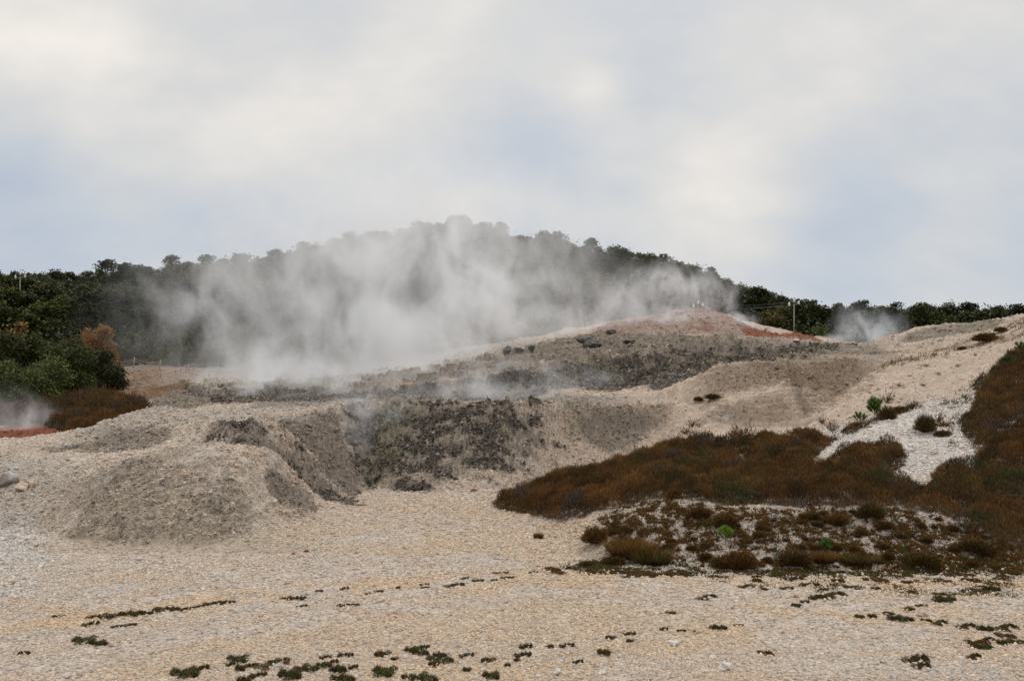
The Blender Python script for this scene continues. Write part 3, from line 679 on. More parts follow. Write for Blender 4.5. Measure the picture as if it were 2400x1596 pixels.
PROTO = {
    "oak_a": tree_proto("oak_tree", 11, 8.0, 3.6, "round", 5200, .34, G_D),
    "oak_b": tree_proto("oak_tree", 12, 7.6, 3.9, "round", 5400, .34, G_M),
    "oak_c": tree_proto("oak_tree", 13, 8.4, 3.5, "round", 5000, .33, G_L),
    "oak_d": tree_proto("oak_tree", 14, 8.0, 3.7, "ragged", 4800, .33, G_M, .12),
    "oak_e": tree_proto("oak_tree", 15, 8.8, 3.0, "tall", 4700, .33, G_D),
    "oak_f": tree_proto("oak_tree", 16, 8.6, 3.2, "tall", 4700, .33, G_M),
    "thin": tree_proto("oak_tree", 17, 9.0, 3.2, "ragged", 2300, .30, G_D, .35, .3),
    "yellow": tree_proto("oak_tree", 18, 7.4, 3.3, "round", 4600, .32, G_Y),
    "rust": tree_proto("oak_tree", 19, 5.6, 3.6, "round", 6500, .24, RUST, .1),
}
def put_tree(key, loc, s=1.0, rz=None, sz=None):
    kind, cm, tm = PROTO[key]
    o = empty(kind, loc, rng.random() * 2 * PI if rz is None else rz)
    o.scale = (s * 1.28, s * 1.28, s * (sz or 1.0))
    link(bpy.data.objects.new("trunk", tm), o); link(bpy.data.objects.new("crown", cm), o)
    return o
ORD = "first second third fourth fifth sixth seventh eighth ninth tenth eleventh twelfth thirteenth fourteenth fifteenth sixteenth seventeenth eighteenth nineteenth twentieth".split()
DESC = {"oak_a": "dark green round-crowned oak", "oak_b": "broad mid-green oak", "oak_c": "lighter green oak", "oak_d": "ragged green oak", "oak_e": "tall dark oak", "oak_f": "tall narrow green oak",
        "thin": "thin-leaved see-through oak", "yellow": "yellowish autumn oak", "rust": "rust-brown autumn tree"}
SECT = [(260, "above left-edge bushes"), (480, "left of steam"), (760, "in steam's left flank"), (1000, "behind thickest steam"), (1250, "below the summit"),
        (1500, "in steam's right flank"), (1760, "above red mound"), (1960, "by right power pole"), (2180, "right of power pole"), (9999, "at right edge")]
ROWN = ["on skyline", "second row down", "third row down", "fourth row down", "fifth row down", "sixth row down", "seventh row down"]
forest = []
def ground_z(px, Y): return float(height(px, Y))
tr = random.Random(3)
# rows of trees: from the skyline down to the lower edge of the wood
rows = [(1.00, 40), (.965, 53), (.90, 60), (.83, 64), (.76, 71), (.69, 79), (.615, 88)]
for ri, (fr, gap) in enumerate(rows):
    px = -40 + tr.uniform(0, 30)
    while px < 2440:
        Yc = interp(CRY, px); Y = Yc * fr + tr.uniform(-3, 3)
        Y = max(Y, 142)
        hz = ground_z(px, Y)
        skip = False
        if ri in (4,) and px > 1900: skip = True
        if not skip:
            key = tr.choice(["oak_a", "oak_b", "oak_c", "oak_d", "oak_e", "oak_f", "oak_a", "oak_b", "oak_d", "oak_e"])
            if tr.random() < .05: key = "yellow"
            if ri == 0 and (300 < px < 470 or 1480 < px < 1540 or px > 2280) and tr.random() < .55: key = "thin"
            s = tr.uniform(.82, 1.2)
            if ri == 0: s *= tr.uniform(.85, 1.08)
            if ri > 2: s *= 1.1
            if px > 1780: s = .9 + .35 * (s - .9)
            forest.append((px, ri, put_tree(key, ((px - 1200) / F * Y, Y, hz - .3), s, sz=tr.uniform(.88, 1.1)), key))
        g = gap * (.72 if px > 1680 and ri < 2 else .9 if px > 1780 else 1.0) * (1.0 if fr > .8 else 1.0)
        px += g * tr.uniform(.8, 1.2)
print("forest trees", len(forest))
cells = {}
for (px, ri, o, key) in forest:
    sec = next(s for s in SECT if px < s[0])[1]
    cells.setdefault((sec, ri), []).append((px, o, key))
for (sec, ri), lst in cells.items():
    lst.sort(key=lambda t: t[0])
    for i, (px, o, key) in enumerate(lst):
        tag(o, "%s, %s %s, %s" % (DESC[key], ORD[i], ROWN[ri], sec), "tree", "oaks of the wooded hill")
# undergrowth that closes the wood
def crest_fill():
    px = rng.uniform(-150, 2550, 60000); f = rng.uniform(.90, 1.01, 60000)
    Y = np.interp(px, [t[0] for t in CRY], [t[1] for t in CRY]) * f; X = (px - 1200) / F * Y
    hmx = 4.4 + 3.4 * np.abs(perlin(X * .16, Y * .16, 411)) * 1.8
    return np.stack([X, Y, height(px, Y) + hmx * rng.random(len(X)) ** .8], -1)
m = (GY > 128) & (GY < 300) & (GPX > -150) & (GPX < 2550)
iy, ix = np.where(m)
sel = rng.integers(0, len(iy), 110000)
gx, gy, gz = GX[iy[sel], ix[sel]], GY[iy[sel], ix[sel]], Z[iy[sel], ix[sel]]
P = np.stack([gx + rng.normal(0, .8, len(gx)), gy + rng.normal(0, 1.5, len(gx)), gz + rng.random(len(gx)) * (2.2 + 2.6 * np.abs(perlin(gx * .22, gy * .22, 401)) * 1.6)], -1)
P = np.concatenate([P, crest_fill()])
C = np.array(G_D[0]) + rng.random((len(P), 1)) * (np.array(G_M[1]) - np.array(G_D[0])) * .4
V, Fc, CC = leaves(P, .38 + .3 * rng.random(len(P)), C)
tag(obj("undergrowth", np_mesh("undergrowth", V, Fc, LEAF, CC)), "dark green scrub filling the floor of the wood between the trunks", kind="stuff")

# rust coloured tree and the near bushes on the left
def bush(name, px, pyb, Y, wpx, hpx, seed, n, leaf, cols, lab, style="bush", cat="bush", gaps=0.0, group=None):
    Hh = hpx / F * Y; R = wpx / F * Y * .5
    x, y = (px - 1200) / F * Y, Y
    z = HC + (HOR - pyb) / F * Y
    gz = min(z, ground_z(px, Y))
    _, cm, tm = tree_proto(name, seed, Hh + (z - gz), R * 1.12, style, n, leaf, cols, gaps, .45)
    o = empty(name, (x, y, gz))
    link(bpy.data.objects.new("trunk", tm), o); link(bpy.data.objects.new("crown", cm), o)
    return tag(o, lab, cat, group)
bush("autumn_tree", 238, 845, 96, 104, 92, 61, 11000, .20, RUST, "rust-brown autumn tree behind the near green bushes left of the rope fence", cat="tree", gaps=.15)
bush("autumn_tree", 192, 830, 99, 56, 62, 62, 2500, .20, RUST, "small rust-brown tree just left of the larger rust-brown one", cat="tree", gaps=.25)
bush("autumn_tree", 30, 790, 92, 80, 52, 63, 2500, .3, ((.09, .05, .015), (.16, .085, .03)), "small orange-tinged treetop above the near bushes at the left edge", cat="tree", gaps=.3)
NB = ((.026, .034, .009), (.085, .092, .022)); NB2 = ((.040, .050, .020), (.095, .105, .042)); NB3 = ((.026, .030, .009), (.066, .062, .018))
bush("bush", 232, 925, 84, 120, 105, 71, 15000, .17, NB2, "greyish green bush beside the lower end of the rope fence", gaps=-.1)
bush("bush", 125, 930, 80, 180, 148, 72, 24000, .17, NB, "large dense green bush left of the grey-green one", gaps=-.1)
bush("bush", 15, 945, 78, 170, 172, 73, 22000, .17, NB3, "large dark bush cut by the left edge of the photo", gaps=-.1)
bush("bush", 80, 960, 70, 180, 118, 74, 17000, .16, NB, "lower rounded green bush in front of the large ones at left", gaps=-.1)
bush("bush", -110, 950, 76, 230, 190, 75, 12000, .17, NB, "green bush mostly outside the left edge", gaps=-.1)
for i, (px, py, w, h, c, lab) in enumerate([
        (1920, 808, 56, 46, NB, "dark rounded bush standing right of the foot of the power pole"),
        (1868, 800, 40, 24, NB, "small green bush at the foot of the right power pole"),
        (1835, 800, 44, 34, NB3, "green bush left of the foot of the right power pole"),
        (1990, 805, 50, 26, NB, "low green bush behind the bluish steam wisp"),
        (2080, 800, 70, 34, NB3, "low dark bush right of the bluish steam wisp"),
        (1770, 788, 60, 34, NB3, "dark bush just above the band of red earth"),
        (300, 858, 80, 60, NB3, "dark bush behind the upper rope fence"),
        (400, 862, 90, 50, NB3, "dark shrub behind the right post of the upper rope fence"),
        (500, 868, 100, 50, NB3, "dark shrub half veiled by steam right of the rope fences")]):
    Yb = 128 if px > 1000 else 122
    bush("bush", px, py, Yb, w, h, 80 + i, 2600, .24, c, lab, gaps=-.05)

# ------------------------------------------------------------------ heather
RB0, RB1 = np.array((.052, .024, .007)), np.array((.225, .105, .028))          # rust brown
OL0, OL1 = np.array((.032, .027, .007)), np.array((.125, .094, .020))          # olive
DK0, DK1 = np.array((.026, .014, .008)), np.array((.085, .042, .020))          # dark purple brown
def heath_cols(n, f_rust, r=rng):
    u = r.random(n); a = np.where((u < f_rust)[:, None], RB0, np.where((u < f_rust + (1 - f_rust) * .6)[:, None], OL0, DK0))
    b = np.where((u < f_rust)[:, None], RB1, np.where((u < f_rust + (1 - f_rust) * .6)[:, None], OL1, DK1))
    return a, b
HE = [(1155, 1192), (1180, 1172), (1250, 1140), (1320, 1120), (1400, 1100), (1450, 1085), (1500, 1072), (1560, 1050), (1640, 1040), (1720, 1040), (1780, 1036), (1850, 1036), (1910, 1038), (1960, 1022), (2010, 1002), (2060, 984),
      (2110, 964), (2150, 951), (2262, 918), (2300, 892), (2332, 862), (2372, 835), (2420, 800), (2700, 640), (3000, 500), (3000, 1400), (2700, 1300), (2400, 1290), (2330, 1290), (2280, 1262), (2230, 1215), (2160, 1198), (2050, 1188), (1900, 1190), (1800, 1184), (1700, 1188), (1640, 1172), (1530, 1168),
      (1490, 1180), (1450, 1196), (1400, 1198), (1340, 1222), (1300, 1222), (1240, 1205)]
BARE = [(1892, 1095), (1949, 1035), (2041, 1001), (2092, 978), (2156, 954), (2210, 920), (2250, 905), (2300, 915), (2285, 950), (2275, 978), (2240, 985), (2260, 1022), (2288, 1056), (2286, 1104), (2230, 1098), (2188, 1106), (2188, 1135), (2158, 1162),
        (2130, 1142), (2110, 1134), (2066, 1126), (2112, 1100), (2126, 1062), (2092, 1046), (2050, 1054), (2007, 1046), (1964, 1074), (1925, 1100)]
PATH = [(1712, 1060), (1732, 1058), (1752, 1078), (1772, 1092), (1768, 1106), (1748, 1112), (1745, 1090), (1722, 1074)]
HM = zone(HE, 15, 60) & ~zone(BARE, 15, 60) & ~zone(PATH, 20, 31, .5)
hl = zone([(-400, 930), (250, 925), (330, 940), (355, 958), (345, 980), (260, 1000), (180, 1022), (120, 1005), (60, 985), (-400, 985)], 46, 100)
def heather_mass(name, mask, n, lab, bl, bw, hmax, f_rust=.62, lumps=1.0):
    iy, ix = np.where(blur(blur(mask.astype(np.float32), 5, 0), 5, 1) > .15)
    k = rng.integers(0, len(iy), n)
    jx, jy = ix[k] + rng.random(n) - .5, iy[k] + rng.random(n) - .5
    px = np.interp(jx, np.arange(nx), gpx); Y = np.exp(np.interp(jy, np.arange(ny), gv))
    X = (px - 1200) / F * Y; z = height(px, Y)
    # cushions: every plant a low dome of its own height and colour
    cs = .50 * lumps; best = np.full(n, 9.0); bid = np.zeros(n, dtype=np.int64); brd = np.ones(n)
    gi, gj = np.floor(X / cs).astype(np.int64), np.floor(Y / cs).astype(np.int64)
    for di in (-1, 0, 1):
        for dj in (-1, 0, 1):
            h_ = _perm[(_perm[(gi + di) & 4095] + gj + dj) & 4095]; h2 = _perm[(h_ + 777) & 4095]; h3 = _perm[(h2 + 333) & 4095]
            cx, cy_ = (gi + di + .5 + .8 * (h_ / 4096 - .5)) * cs, (gj + dj + .5 + .8 * (h2 / 4096 - .5)) * cs
            rd = cs * (.45 + .45 * (h3 / 4096)); d_ = np.hypot(X - cx, Y - cy_) / rd
            u_ = d_ < best; best = np.where(u_, d_, best); bid = np.where(u_, h3, bid); brd = np.where(u_, rd, brd)
    dome = np.sqrt(np.clip(1 - best ** 2, 0, 1))
    hgt_ = .45 + .75 * (_perm[(bid + 99) & 4095] / 4096) ** 1.5; cid = _perm[(bid + 1234) & 4095] / 4096
    ca = 1 - np.abs(perlin(X * 1.3 * lumps, Y * 1.3 * lumps, 301)); cb = 1 - np.abs(perlin(X * 3.1 * lumps, Y * 3.1 * lumps, 305)); cc = perlin(X * .35, Y * .35, 309)
    # thins out at the rim of the patch
    ed = blur(blur(mask.astype(float), 6, 0), 6, 1)[iy[k], ix[k]]
    can = hmax * (.10 + .85 * dome * hgt_ + .12 * cb ** 3 + .15 * cc) * sstep(.35, .95, ed).clip(.25, 1)
    dm = dome; kp = (rng.random(n) < .12 + .88 * np.clip(dome * 1.5, 0, 1)) & (rng.random(n) < sstep(.22, .80, ed + .22 * perlin(X * 2.2, Y * 1.6, 331) + .15 * perlin(X * 6, Y * 5, 333)))
    X, Y, z, can, px, cid, dm = X[kp], Y[kp], z[kp], can[kp], px[kp], cid[kp], dome[kp]; n = len(X)
    t = rng.random(n) ** .55
    P = np.stack([X, Y, z + can * t * .9], -1)
    Dv = unit(n) * .75; Dv[:, 2] = np.abs(Dv[:, 2]) + .75; Dv /= np.linalg.norm(Dv, axis=1)[:, None]
    fr = np.clip(f_rust + .10 + .9 * (cid - .5) + .55 * perlin(X * .45, Y * .30, 311) + .5 * perlin(X * 1.5, Y * 1.1, 313), .05, .98)
    a, b = heath_cols(n, fr)
    vv = (1 + .35 * perlin(X * .5, Y * .4, 321) + .3 * perlin(X * 2.6, Y * 1.8, 323)).clip(.3, 2.0)[:, None]; cv = (.52 + .7 * _perm[(cid * 4095).astype(np.int64)] / 4096)[:, None]; a = a * vv * cv; b = b * vv * cv; gry = (cid > .965)[:, None]; b = np.where(gry, np.array((.13, .10, .085)), b); grn = ((cid < .10))[:, None]; b = np.where(grn, np.array((.085, .085, .022)), b)
    sc = (Y / 25) ** .8
    V, Fc, CC = blades(P, Dv, bl * sc * (.5 + .8 * rng.random(n) + .9 * rng.random(n) ** 6), bw * sc * (.7 + .6 * rng.random(n)), a, b, .28)
    return tag(obj(name, np_mesh(name, V, Fc, HEATH, CC)), lab, "heather", kind="stuff")
heather_mass("heather", HM, 520000, "rust-brown heather carpet covering the right-hand slope", .095, .013, .44)
heather_mass("heather", hl, 90000, "dark rust-brown heather below the green bushes at left", .085, .02, .8, .55, 2.0)
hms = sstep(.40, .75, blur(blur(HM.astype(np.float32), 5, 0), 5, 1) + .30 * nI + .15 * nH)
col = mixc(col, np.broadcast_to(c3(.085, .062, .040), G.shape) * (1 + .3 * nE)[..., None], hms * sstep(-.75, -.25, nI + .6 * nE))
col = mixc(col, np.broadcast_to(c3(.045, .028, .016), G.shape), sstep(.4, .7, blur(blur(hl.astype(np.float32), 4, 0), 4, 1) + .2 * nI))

# tuft prototypes for single plants
def heath_tuft(seed, n, kind):
    r = np.random.default_rng(seed)
    if kind == "dense":
        d = unit(n, r); d[:, 2] = np.abs(d[:, 2]) * .9 + .12; rad = r.random(n) ** .45
        P = d * rad[:, None] * np.array((.46, .46, .78)); P *= (1 + .15 * np.sin(d[:, 0] * 8 + seed) * np.cos(d[:, 1] * 7))[:, None]
        Dv = d * .7 + unit(n, r) * .35 + np.array((0, 0, .75)); ln, wd = .17, .026
    elif kind == "twiggy":
        k = 34; tips = unit(k, r); tips[:, 2] = np.abs(tips[:, 2]) + .35; tips *= (.55 + .5 * r.random((k, 1))) * .75
        i = r.integers(0, k, n); t = r.random(n) ** .7
        P = tips[i] * t[:, None] + r.normal(0, .025, (n, 3)); Dv = tips[i] + unit(n, r) * .5 + np.array((0, 0, .3)); ln, wd = .12, .022
        P[:, 2] = np.abs(P[:, 2])
    elif kind == "grassy":
        a = r.random(n) * 2 * PI; q = r.random(n) ** .6 * .45
        P = np.stack([np.cos(a) * q, np.sin(a) * q, r.random(n) * .18], -1)
        Dv = np.stack([np.cos(a) * q * 1.1, np.sin(a) * q * 1.1, np.full(n, .9)], -1) + r.normal(0, .16, (n, 3)); ln, wd = .62, .03
    else:      # mat: flat creeping cushion
        k = 9; c = r.normal(0, .24, (k, 2)) * np.array((1.3, .8)); s = .08 + .14 * r.random(k)
        i = r.integers(0, k, n); a = r.random(n) * 2 * PI; q = r.random(n) ** .5
        P = np.stack([c[i, 0] + np.cos(a) * q * s[i], c[i, 1] + np.sin(a) * q * s[i], .005 + .12 * (1 - q ** 2) * r.random(n)], -1)
        Dv = unit(n, r) * .8 + np.array((0, 0, .55)); ln, wd = .085, .026
    Dv /= np.linalg.norm(Dv, axis=1)[:, None]
    return P, Dv, ln, wd
def tuft_mesh(seed, n, kind, f_rust, green=0.0):
    P, Dv, ln, wd = heath_tuft(seed, n, kind)
    a, b = heath_cols(n, f_rust)
    if green:
        g = rng.random(n) < green
        a[g] = (.026, .036, .012); b[g] = (.085, .115, .030)
    V, Fc, CC = blades(P, Dv, ln * (.6 + .8 * rng.random(n)), wd * (.7 + .6 * rng.random(n)), a, b, .28)
    return np_mesh("sprigs", V, Fc, HEATH, CC)
TUFT = {"dense": [tuft_mesh(1, 2600, "dense", .7), tuft_mesh(2, 2600, "dense", .45), tuft_mesh(3, 2600, "dense", .25)],
        "grassy": [tuft_mesh(4, 1100, "grassy", .6), tuft_mesh(5, 1100, "grassy", .45, .2)],
        "twiggy": [tuft_mesh(6, 900, "twiggy", .5), tuft_mesh(7, 800, "twiggy", .3)],
        "mat": [tuft_mesh(8, 1300, "mat", .25, .2), tuft_mesh(9, 1300, "mat", .1, .45), tuft_mesh(10, 1100, "mat", .45), tuft_mesh(11, 1300, "mat", .6)],
        "green": [tuft_mesh(12, 1600, "dense", .0, 1.0)]}
def put_tuft(name, kind, px, py, wpx, hpx, lab, cat, group=None, v=None, y0=0, y1=90, aspect=None):
    x, y, z = hit(px, py, y0, y1)
    me = TUFT[kind][rng.integers(0, len(TUFT[kind])) if v is None else v]
    o = link(bpy.data.objects.new(name, me)); w = wpx / F * y; h = hpx / F * y
    base = {"dense": (.92, .90), "grassy": (1.0, .75), "twiggy": (1.1, .95), "mat": (1.0, .17), "green": (.92, .90)}[kind]
    o.location = (x, y, z + (.004 if kind == 'mat' else -.01)); o.scale = (w / base[0], (aspect or w) / base[0], h / base[1]); o.rotation_euler = (0, 0, rng.uniform(-.5, .5) if kind == "mat" else rng.random() * 6.28)
    return tag(o, lab, cat, group)
# single shrubs standing out of the slope
HG = "single heather shrubs around the sand slopes"
for (k, v, px, py, w, h, lab) in [
        ("twiggy", 0, 1745, 1036, 64, 50, "spiky brown heather shrub standing highest on the heather belt's upper edge"),
        ("dense", 1, 1795, 1036, 46, 30, "low brown heather shrub right of the tall spiky one"),
        ("dense", 0, 1885, 1038, 72, 40, "rounded rust-brown heather shrub on the belt's upper edge below the sand gully"),
        ("twiggy", 1, 1928, 995, 24, 26, "small bare twiggy shrub on the sand above the heather belt"),
        ("twiggy", 0, 1950, 1012, 34, 38, "twiggy brown shrub left of the young pine"),
        ("dense", 2, 2078, 985, 44, 34, "dark brown heather cushion right of the young pine"),
        ("dense", 1, 2110, 968, 40, 18, "low brown cushion on the gravel crest right of the young pine"),
        ("twiggy", 1, 2142, 960, 34, 26, "sparse grey-brown twigs at the top of the gravel crest"),
        ("twiggy", 1, 2078, 945, 34, 34, "leaning bare twigs behind the young pine"),
        ("dense", 2, 2168, 1014, 48, 44, "dark bushy heather alone on the white gravel slope"),
        ("twiggy", 1, 2196, 990, 34, 34, "dark twiggy shrub just right of the one alone on the gravel"),
        ("dense", 1, 2210, 1024, 44, 16, "low olive cushion on the white gravel below the dark shrubs"),
        ("dense", 2, 1670, 936, 38, 14, "flat dark brown cushion on the sand spur's left shoulder"),
        ("dense", 1, 1637, 940, 24, 12, "small brown cushion left of the flat one on the sand spur"),
        ("twiggy", 0, 1622, 1000, 22, 22, "brown twigs on the sand edge above the pit's right side"),
        ("twiggy", 0, 1607, 1018, 24, 22, "brown tuft just below the twigs on the sand edge"),
        ("twiggy", 1, 2170, 860, 14, 10, "tiny brown tuft high on the right sand slope"),
        ("twiggy", 1, 2110, 905, 20, 10, "small grey tuft in the middle of the sand slope"),
        ("twiggy", 1, 2058, 915, 10, 8, "tiny tuft at the left edge of the sand slope"),
        ("dense", 2, 2310, 800, 60, 22, "dark heather patch below the right-hand hill"),
        ("dense", 2, 2255, 820, 22, 9, "small dark cushion on the heather line above the sand slope"),
        ("twiggy", 0, 2190, 836, 16, 9, "small brown tuft at the left of the heather line above the sand slope"),
        ("dense", 0, 2345, 778, 30, 13, "brown heather cushion near the upper right edge"),
        ("twiggy", 1, 2165, 905, 18, 12, "bare grey twigs in the upper middle of the sand slope"),
        ("twiggy", 0, 2200, 880, 14, 9, "tiny brown tuft right of the bare twigs on the sand slope"),
        ("twiggy", 0, 2245, 860, 14, 9, "tiny brown tuft high up the sand slope near the heather"),
        ("dense", 0, 1395, 1276, 64, 44, "rust-brown rounded heather bush at the left end of the bank"),
        ("twiggy", 0, 1437, 1240, 50, 50, "tall twiggy brown heather above the rounded bush on the bank"),
        ("twiggy", 0, 1460, 1270, 36, 44, "leaning brown heather between the two rounded bushes of the bank"),
        ("twiggy", 0, 1507, 1262, 28, 30, "reddish twiggy tuft in the middle left of the bank"),
        ("grassy", 0, 1480, 1306, 100, 42, "broad grassy rust-olive clump at the foot of the bank"),
        ("grassy", 1, 1530, 1322, 80, 34, "grassy clump right of the broad one at the bank's foot"),
        ("dense", 1, 1436, 1324, 58, 22, "low olive heather cushion on the gravel before the bank"),
        ("dense", 1, 1376, 1328, 46, 16, "small olive cushion farthest left before the bank"),
        ("grassy", 0, 1262, 1262, 20, 14, "tiny lone brown tuft on the gravel left of the bank"),
        ("dense", 1, 1580, 1168, 34, 26, "pale brown round cushion on the lip above the bank"),
        ("dense", 0, 1735, 1332, 76, 44, "large rust-brown heather bush at the foot of the bank below the bright seedling"),
        ("dense", 1, 1690, 1332, 52, 32, "olive bush touching the large rust-brown one on its left"),
        ("dense", 2, 1862, 1328, 80, 40, "very dark heather bush at the foot of the bank"),
        ("dense", 2, 2160, 1328, 92, 38, "wide dark heather bush at the foot of the bank on the right"),
        ("dense", 2, 2285, 1294, 86, 34, "dark heather cushion where the bank meets the right slope"),
        ("grassy", 1, 2010, 1322, 70, 26, "olive grassy clump at the foot of the bank below the green seedling"),
        ("grassy", 0, 1930, 1318, 56, 24, "brown grassy clump left of the green seedling"),
        ("twiggy", 0, 1650, 1290, 40, 40, "brown twiggy heather left of the bright seedling"),
        ("dense", 1, 1700, 1235, 66, 34, "olive-brown heather spilling from the lip above the bright seedling"),
        ("dense", 1, 1640, 1212, 60, 26, "brown heather spilling over the lip of the bank"),
        ("dense", 0, 1960, 1228, 70, 26, "brown heather cushion high in the middle of the bank"),
        ("dense", 2, 1905, 1218, 40, 22, "dark cushion high on the bank, left of centre"),
        ("dense", 2, 2040, 1212, 64, 36, "dark brown heather hanging below the lip at right of centre"),
        ("dense", 0, 2075, 1240, 44, 22, "rust cushion below the hanging heather at right of centre")]:
    put_tuft("heather_shrub", k, px, py, w, h, lab, "heather shrub", HG, v, y0=14.5 if py > 1150 else 24, y1=22 if py > 1190 else 90)
# many small tufts on the bank
BG = "small brown tufts scattered on the stony bank"
br = random.Random(21)
cellc = {}
tufts = []
for i in range(120):
    px = br.uniform(1420, 2350); t = br.random()
    top = np.interp(px, [1400, 1530, 1700, 2100, 2200, 2400], [1225, 1185, 1205, 1200, 1215, 1290]); bot = np.interp(px, [1400, 1700, 2000, 2400], [1300, 1318, 1322, 1345])
    py = top + (bot - top) * t
    tufts.append((px, py))
tufts.sort()
for (px, py) in tufts:
    row = "near lip" if py < 1235 else ("on mid-slope" if py < 1282 else "at foot")
    sec = ("left end" if px < 1560 else "bright seedling" if px < 1790 else "white gravel gap" if px < 1920 else "green seedling" if px < 2060 else "wide dark bush" if px < 2230 else "right-hand slope")
    i = cellc.get((row, sec), 0); cellc[(row, sec)] = i + 1
    kd = br.choice(["twiggy", "twiggy", "dense", "dense", "mat"]); w = br.uniform(14, 38)
    words_ = {"twiggy": "small twiggy brown tuft", "dense": "small brown cushion tuft", "mat": "flat brown tuft"}[kd]
    put_tuft("heather_tuft", kd, px, py, w, w * (.75 if kd == "twiggy" else .5 if kd == "dense" else .3), "%s %s of bank, %s by %s" % (words_, row, ORD[min(i, 19)], sec), "heather tuft", BG, y0=15, y1=20)
# thin scrub between the counted tufts
def scrub(mask, n, h, f_rust, lab, name, g=0.0, thr=.0, fx=2.2):
    iy, ix = np.where(mask); k = rng.integers(0, len(iy), n)
    jx, jy = ix[k] + rng.random(n) - .5, iy[k] + rng.random(n) - .5
    px = np.interp(jx, np.arange(nx), gpx); Y = np.exp(np.interp(jy, np.arange(ny), gv)); X = (px - 1200) / F * Y
    q = perlin(X * fx, Y * fx, 501) + .7 * perlin(X * fx * 2.7, Y * fx * 2.7, 503) + .35 * rng.normal(0, 1, n) + .5 * perlin(X * .5, Y * .5, 505)
    kp = q > thr; X, Y, px, q = X[kp], Y[kp], px[kp], q[kp]; n = len(X)
    P = np.stack([X, Y, height(px, Y) + h * .5 * rng.random(n) * np.clip(q - thr, 0, 1)], -1)
    Dv = unit(n) * .8; Dv[:, 2] = np.abs(Dv[:, 2]) + .5; Dv /= np.linalg.norm(Dv, axis=1)[:, None]
    a, b = heath_cols(n, f_rust)
    if g:
        m_ = rng.random(n) < g; a[m_] = (.028, .034, .012); b[m_] = (.085, .10, .028)
    V, Fc, CC = blades(P, Dv, h * (.5 + .7 * rng.random(n)), .013 + .008 * rng.random(n), a, b, .28)
    return tag(obj(name, np_mesh(name, V, Fc, HEATH, CC)), lab, "ground cover", kind="stuff")
BK = zone([(1400, 1212), (1450, 1200), (1530, 1172), (1640, 1178), (1700, 1192), (1900, 1194), (2100, 1192), (2240, 1225), (2400, 1290), (2600, 1300), (2600, 1350), (2400, 1345), (2200, 1338), (1900, 1334), (1600, 1326), (1440, 1300)], 15.4, 20, 2.0)
scrub(BK, 190000, .06, .55, "thin brown and olive scrub between the tufts of the stony bank", "scrub", .03, .30, 4.2)
scrub(zone([(1300, 1318), (1440, 1312), (1700, 1326), (2000, 1328), (2400, 1300), (2600, 1300), (2600, 1375), (2400, 1362), (2200, 1348), (1900, 1352), (1700, 1345), (1500, 1350), (1330, 1345)], 14.6, 17.6, 1.5), 90000, .05, .25, "low olive ground cover along the foot of the bank", "ground_cover", .45, .38, 1.6)
scrub(zone([(1640, 1346), (1900, 1352), (2200, 1350), (2400, 1362), (2400, 1400), (2100, 1400), (1850, 1385), (1700, 1372)], 13.5, 16.2, 1.5), 26000, .035, .45, "thin reddish and olive ground cover below the bank", "ground_cover", .3, .62, 1.8)
scrub(zone([(2045, 872), (2110, 838), (2180, 829), (2250, 806), (2330, 782), (2400, 745), (2500, 700), (2500, 760), (2400, 800), (2340, 806), (2260, 818), (2190, 842), (2120, 852), (2060, 882)], 40, 72, 1.0), 26000, .22, .6, "broken line of brown heather along the top of the sand slope", "scrub", .05, .42, .7)
scrub(zone([(1470, 1080), (1560, 1030), (1600, 1008), (1640, 975), (1660, 985), (1615, 1040), (1560, 1062), (1500, 1080)], 29, 41, 1.0), 9000, .16, .7, "ragged brown heather climbing the sand edge beside the pit", "scrub", .0, .35, 1.2)
scrub(zone([(2150, 985), (2230, 930), (2300, 880), (2340, 860), (2330, 900), (2250, 960), (2230, 1000), (2260, 1060), (2240, 1075), (2200, 1020)], 24, 40, 1.0), 9000, .14, .6, "stray brown tufts along the edge of the white gravel", "scrub", .1, .62, 1.4)
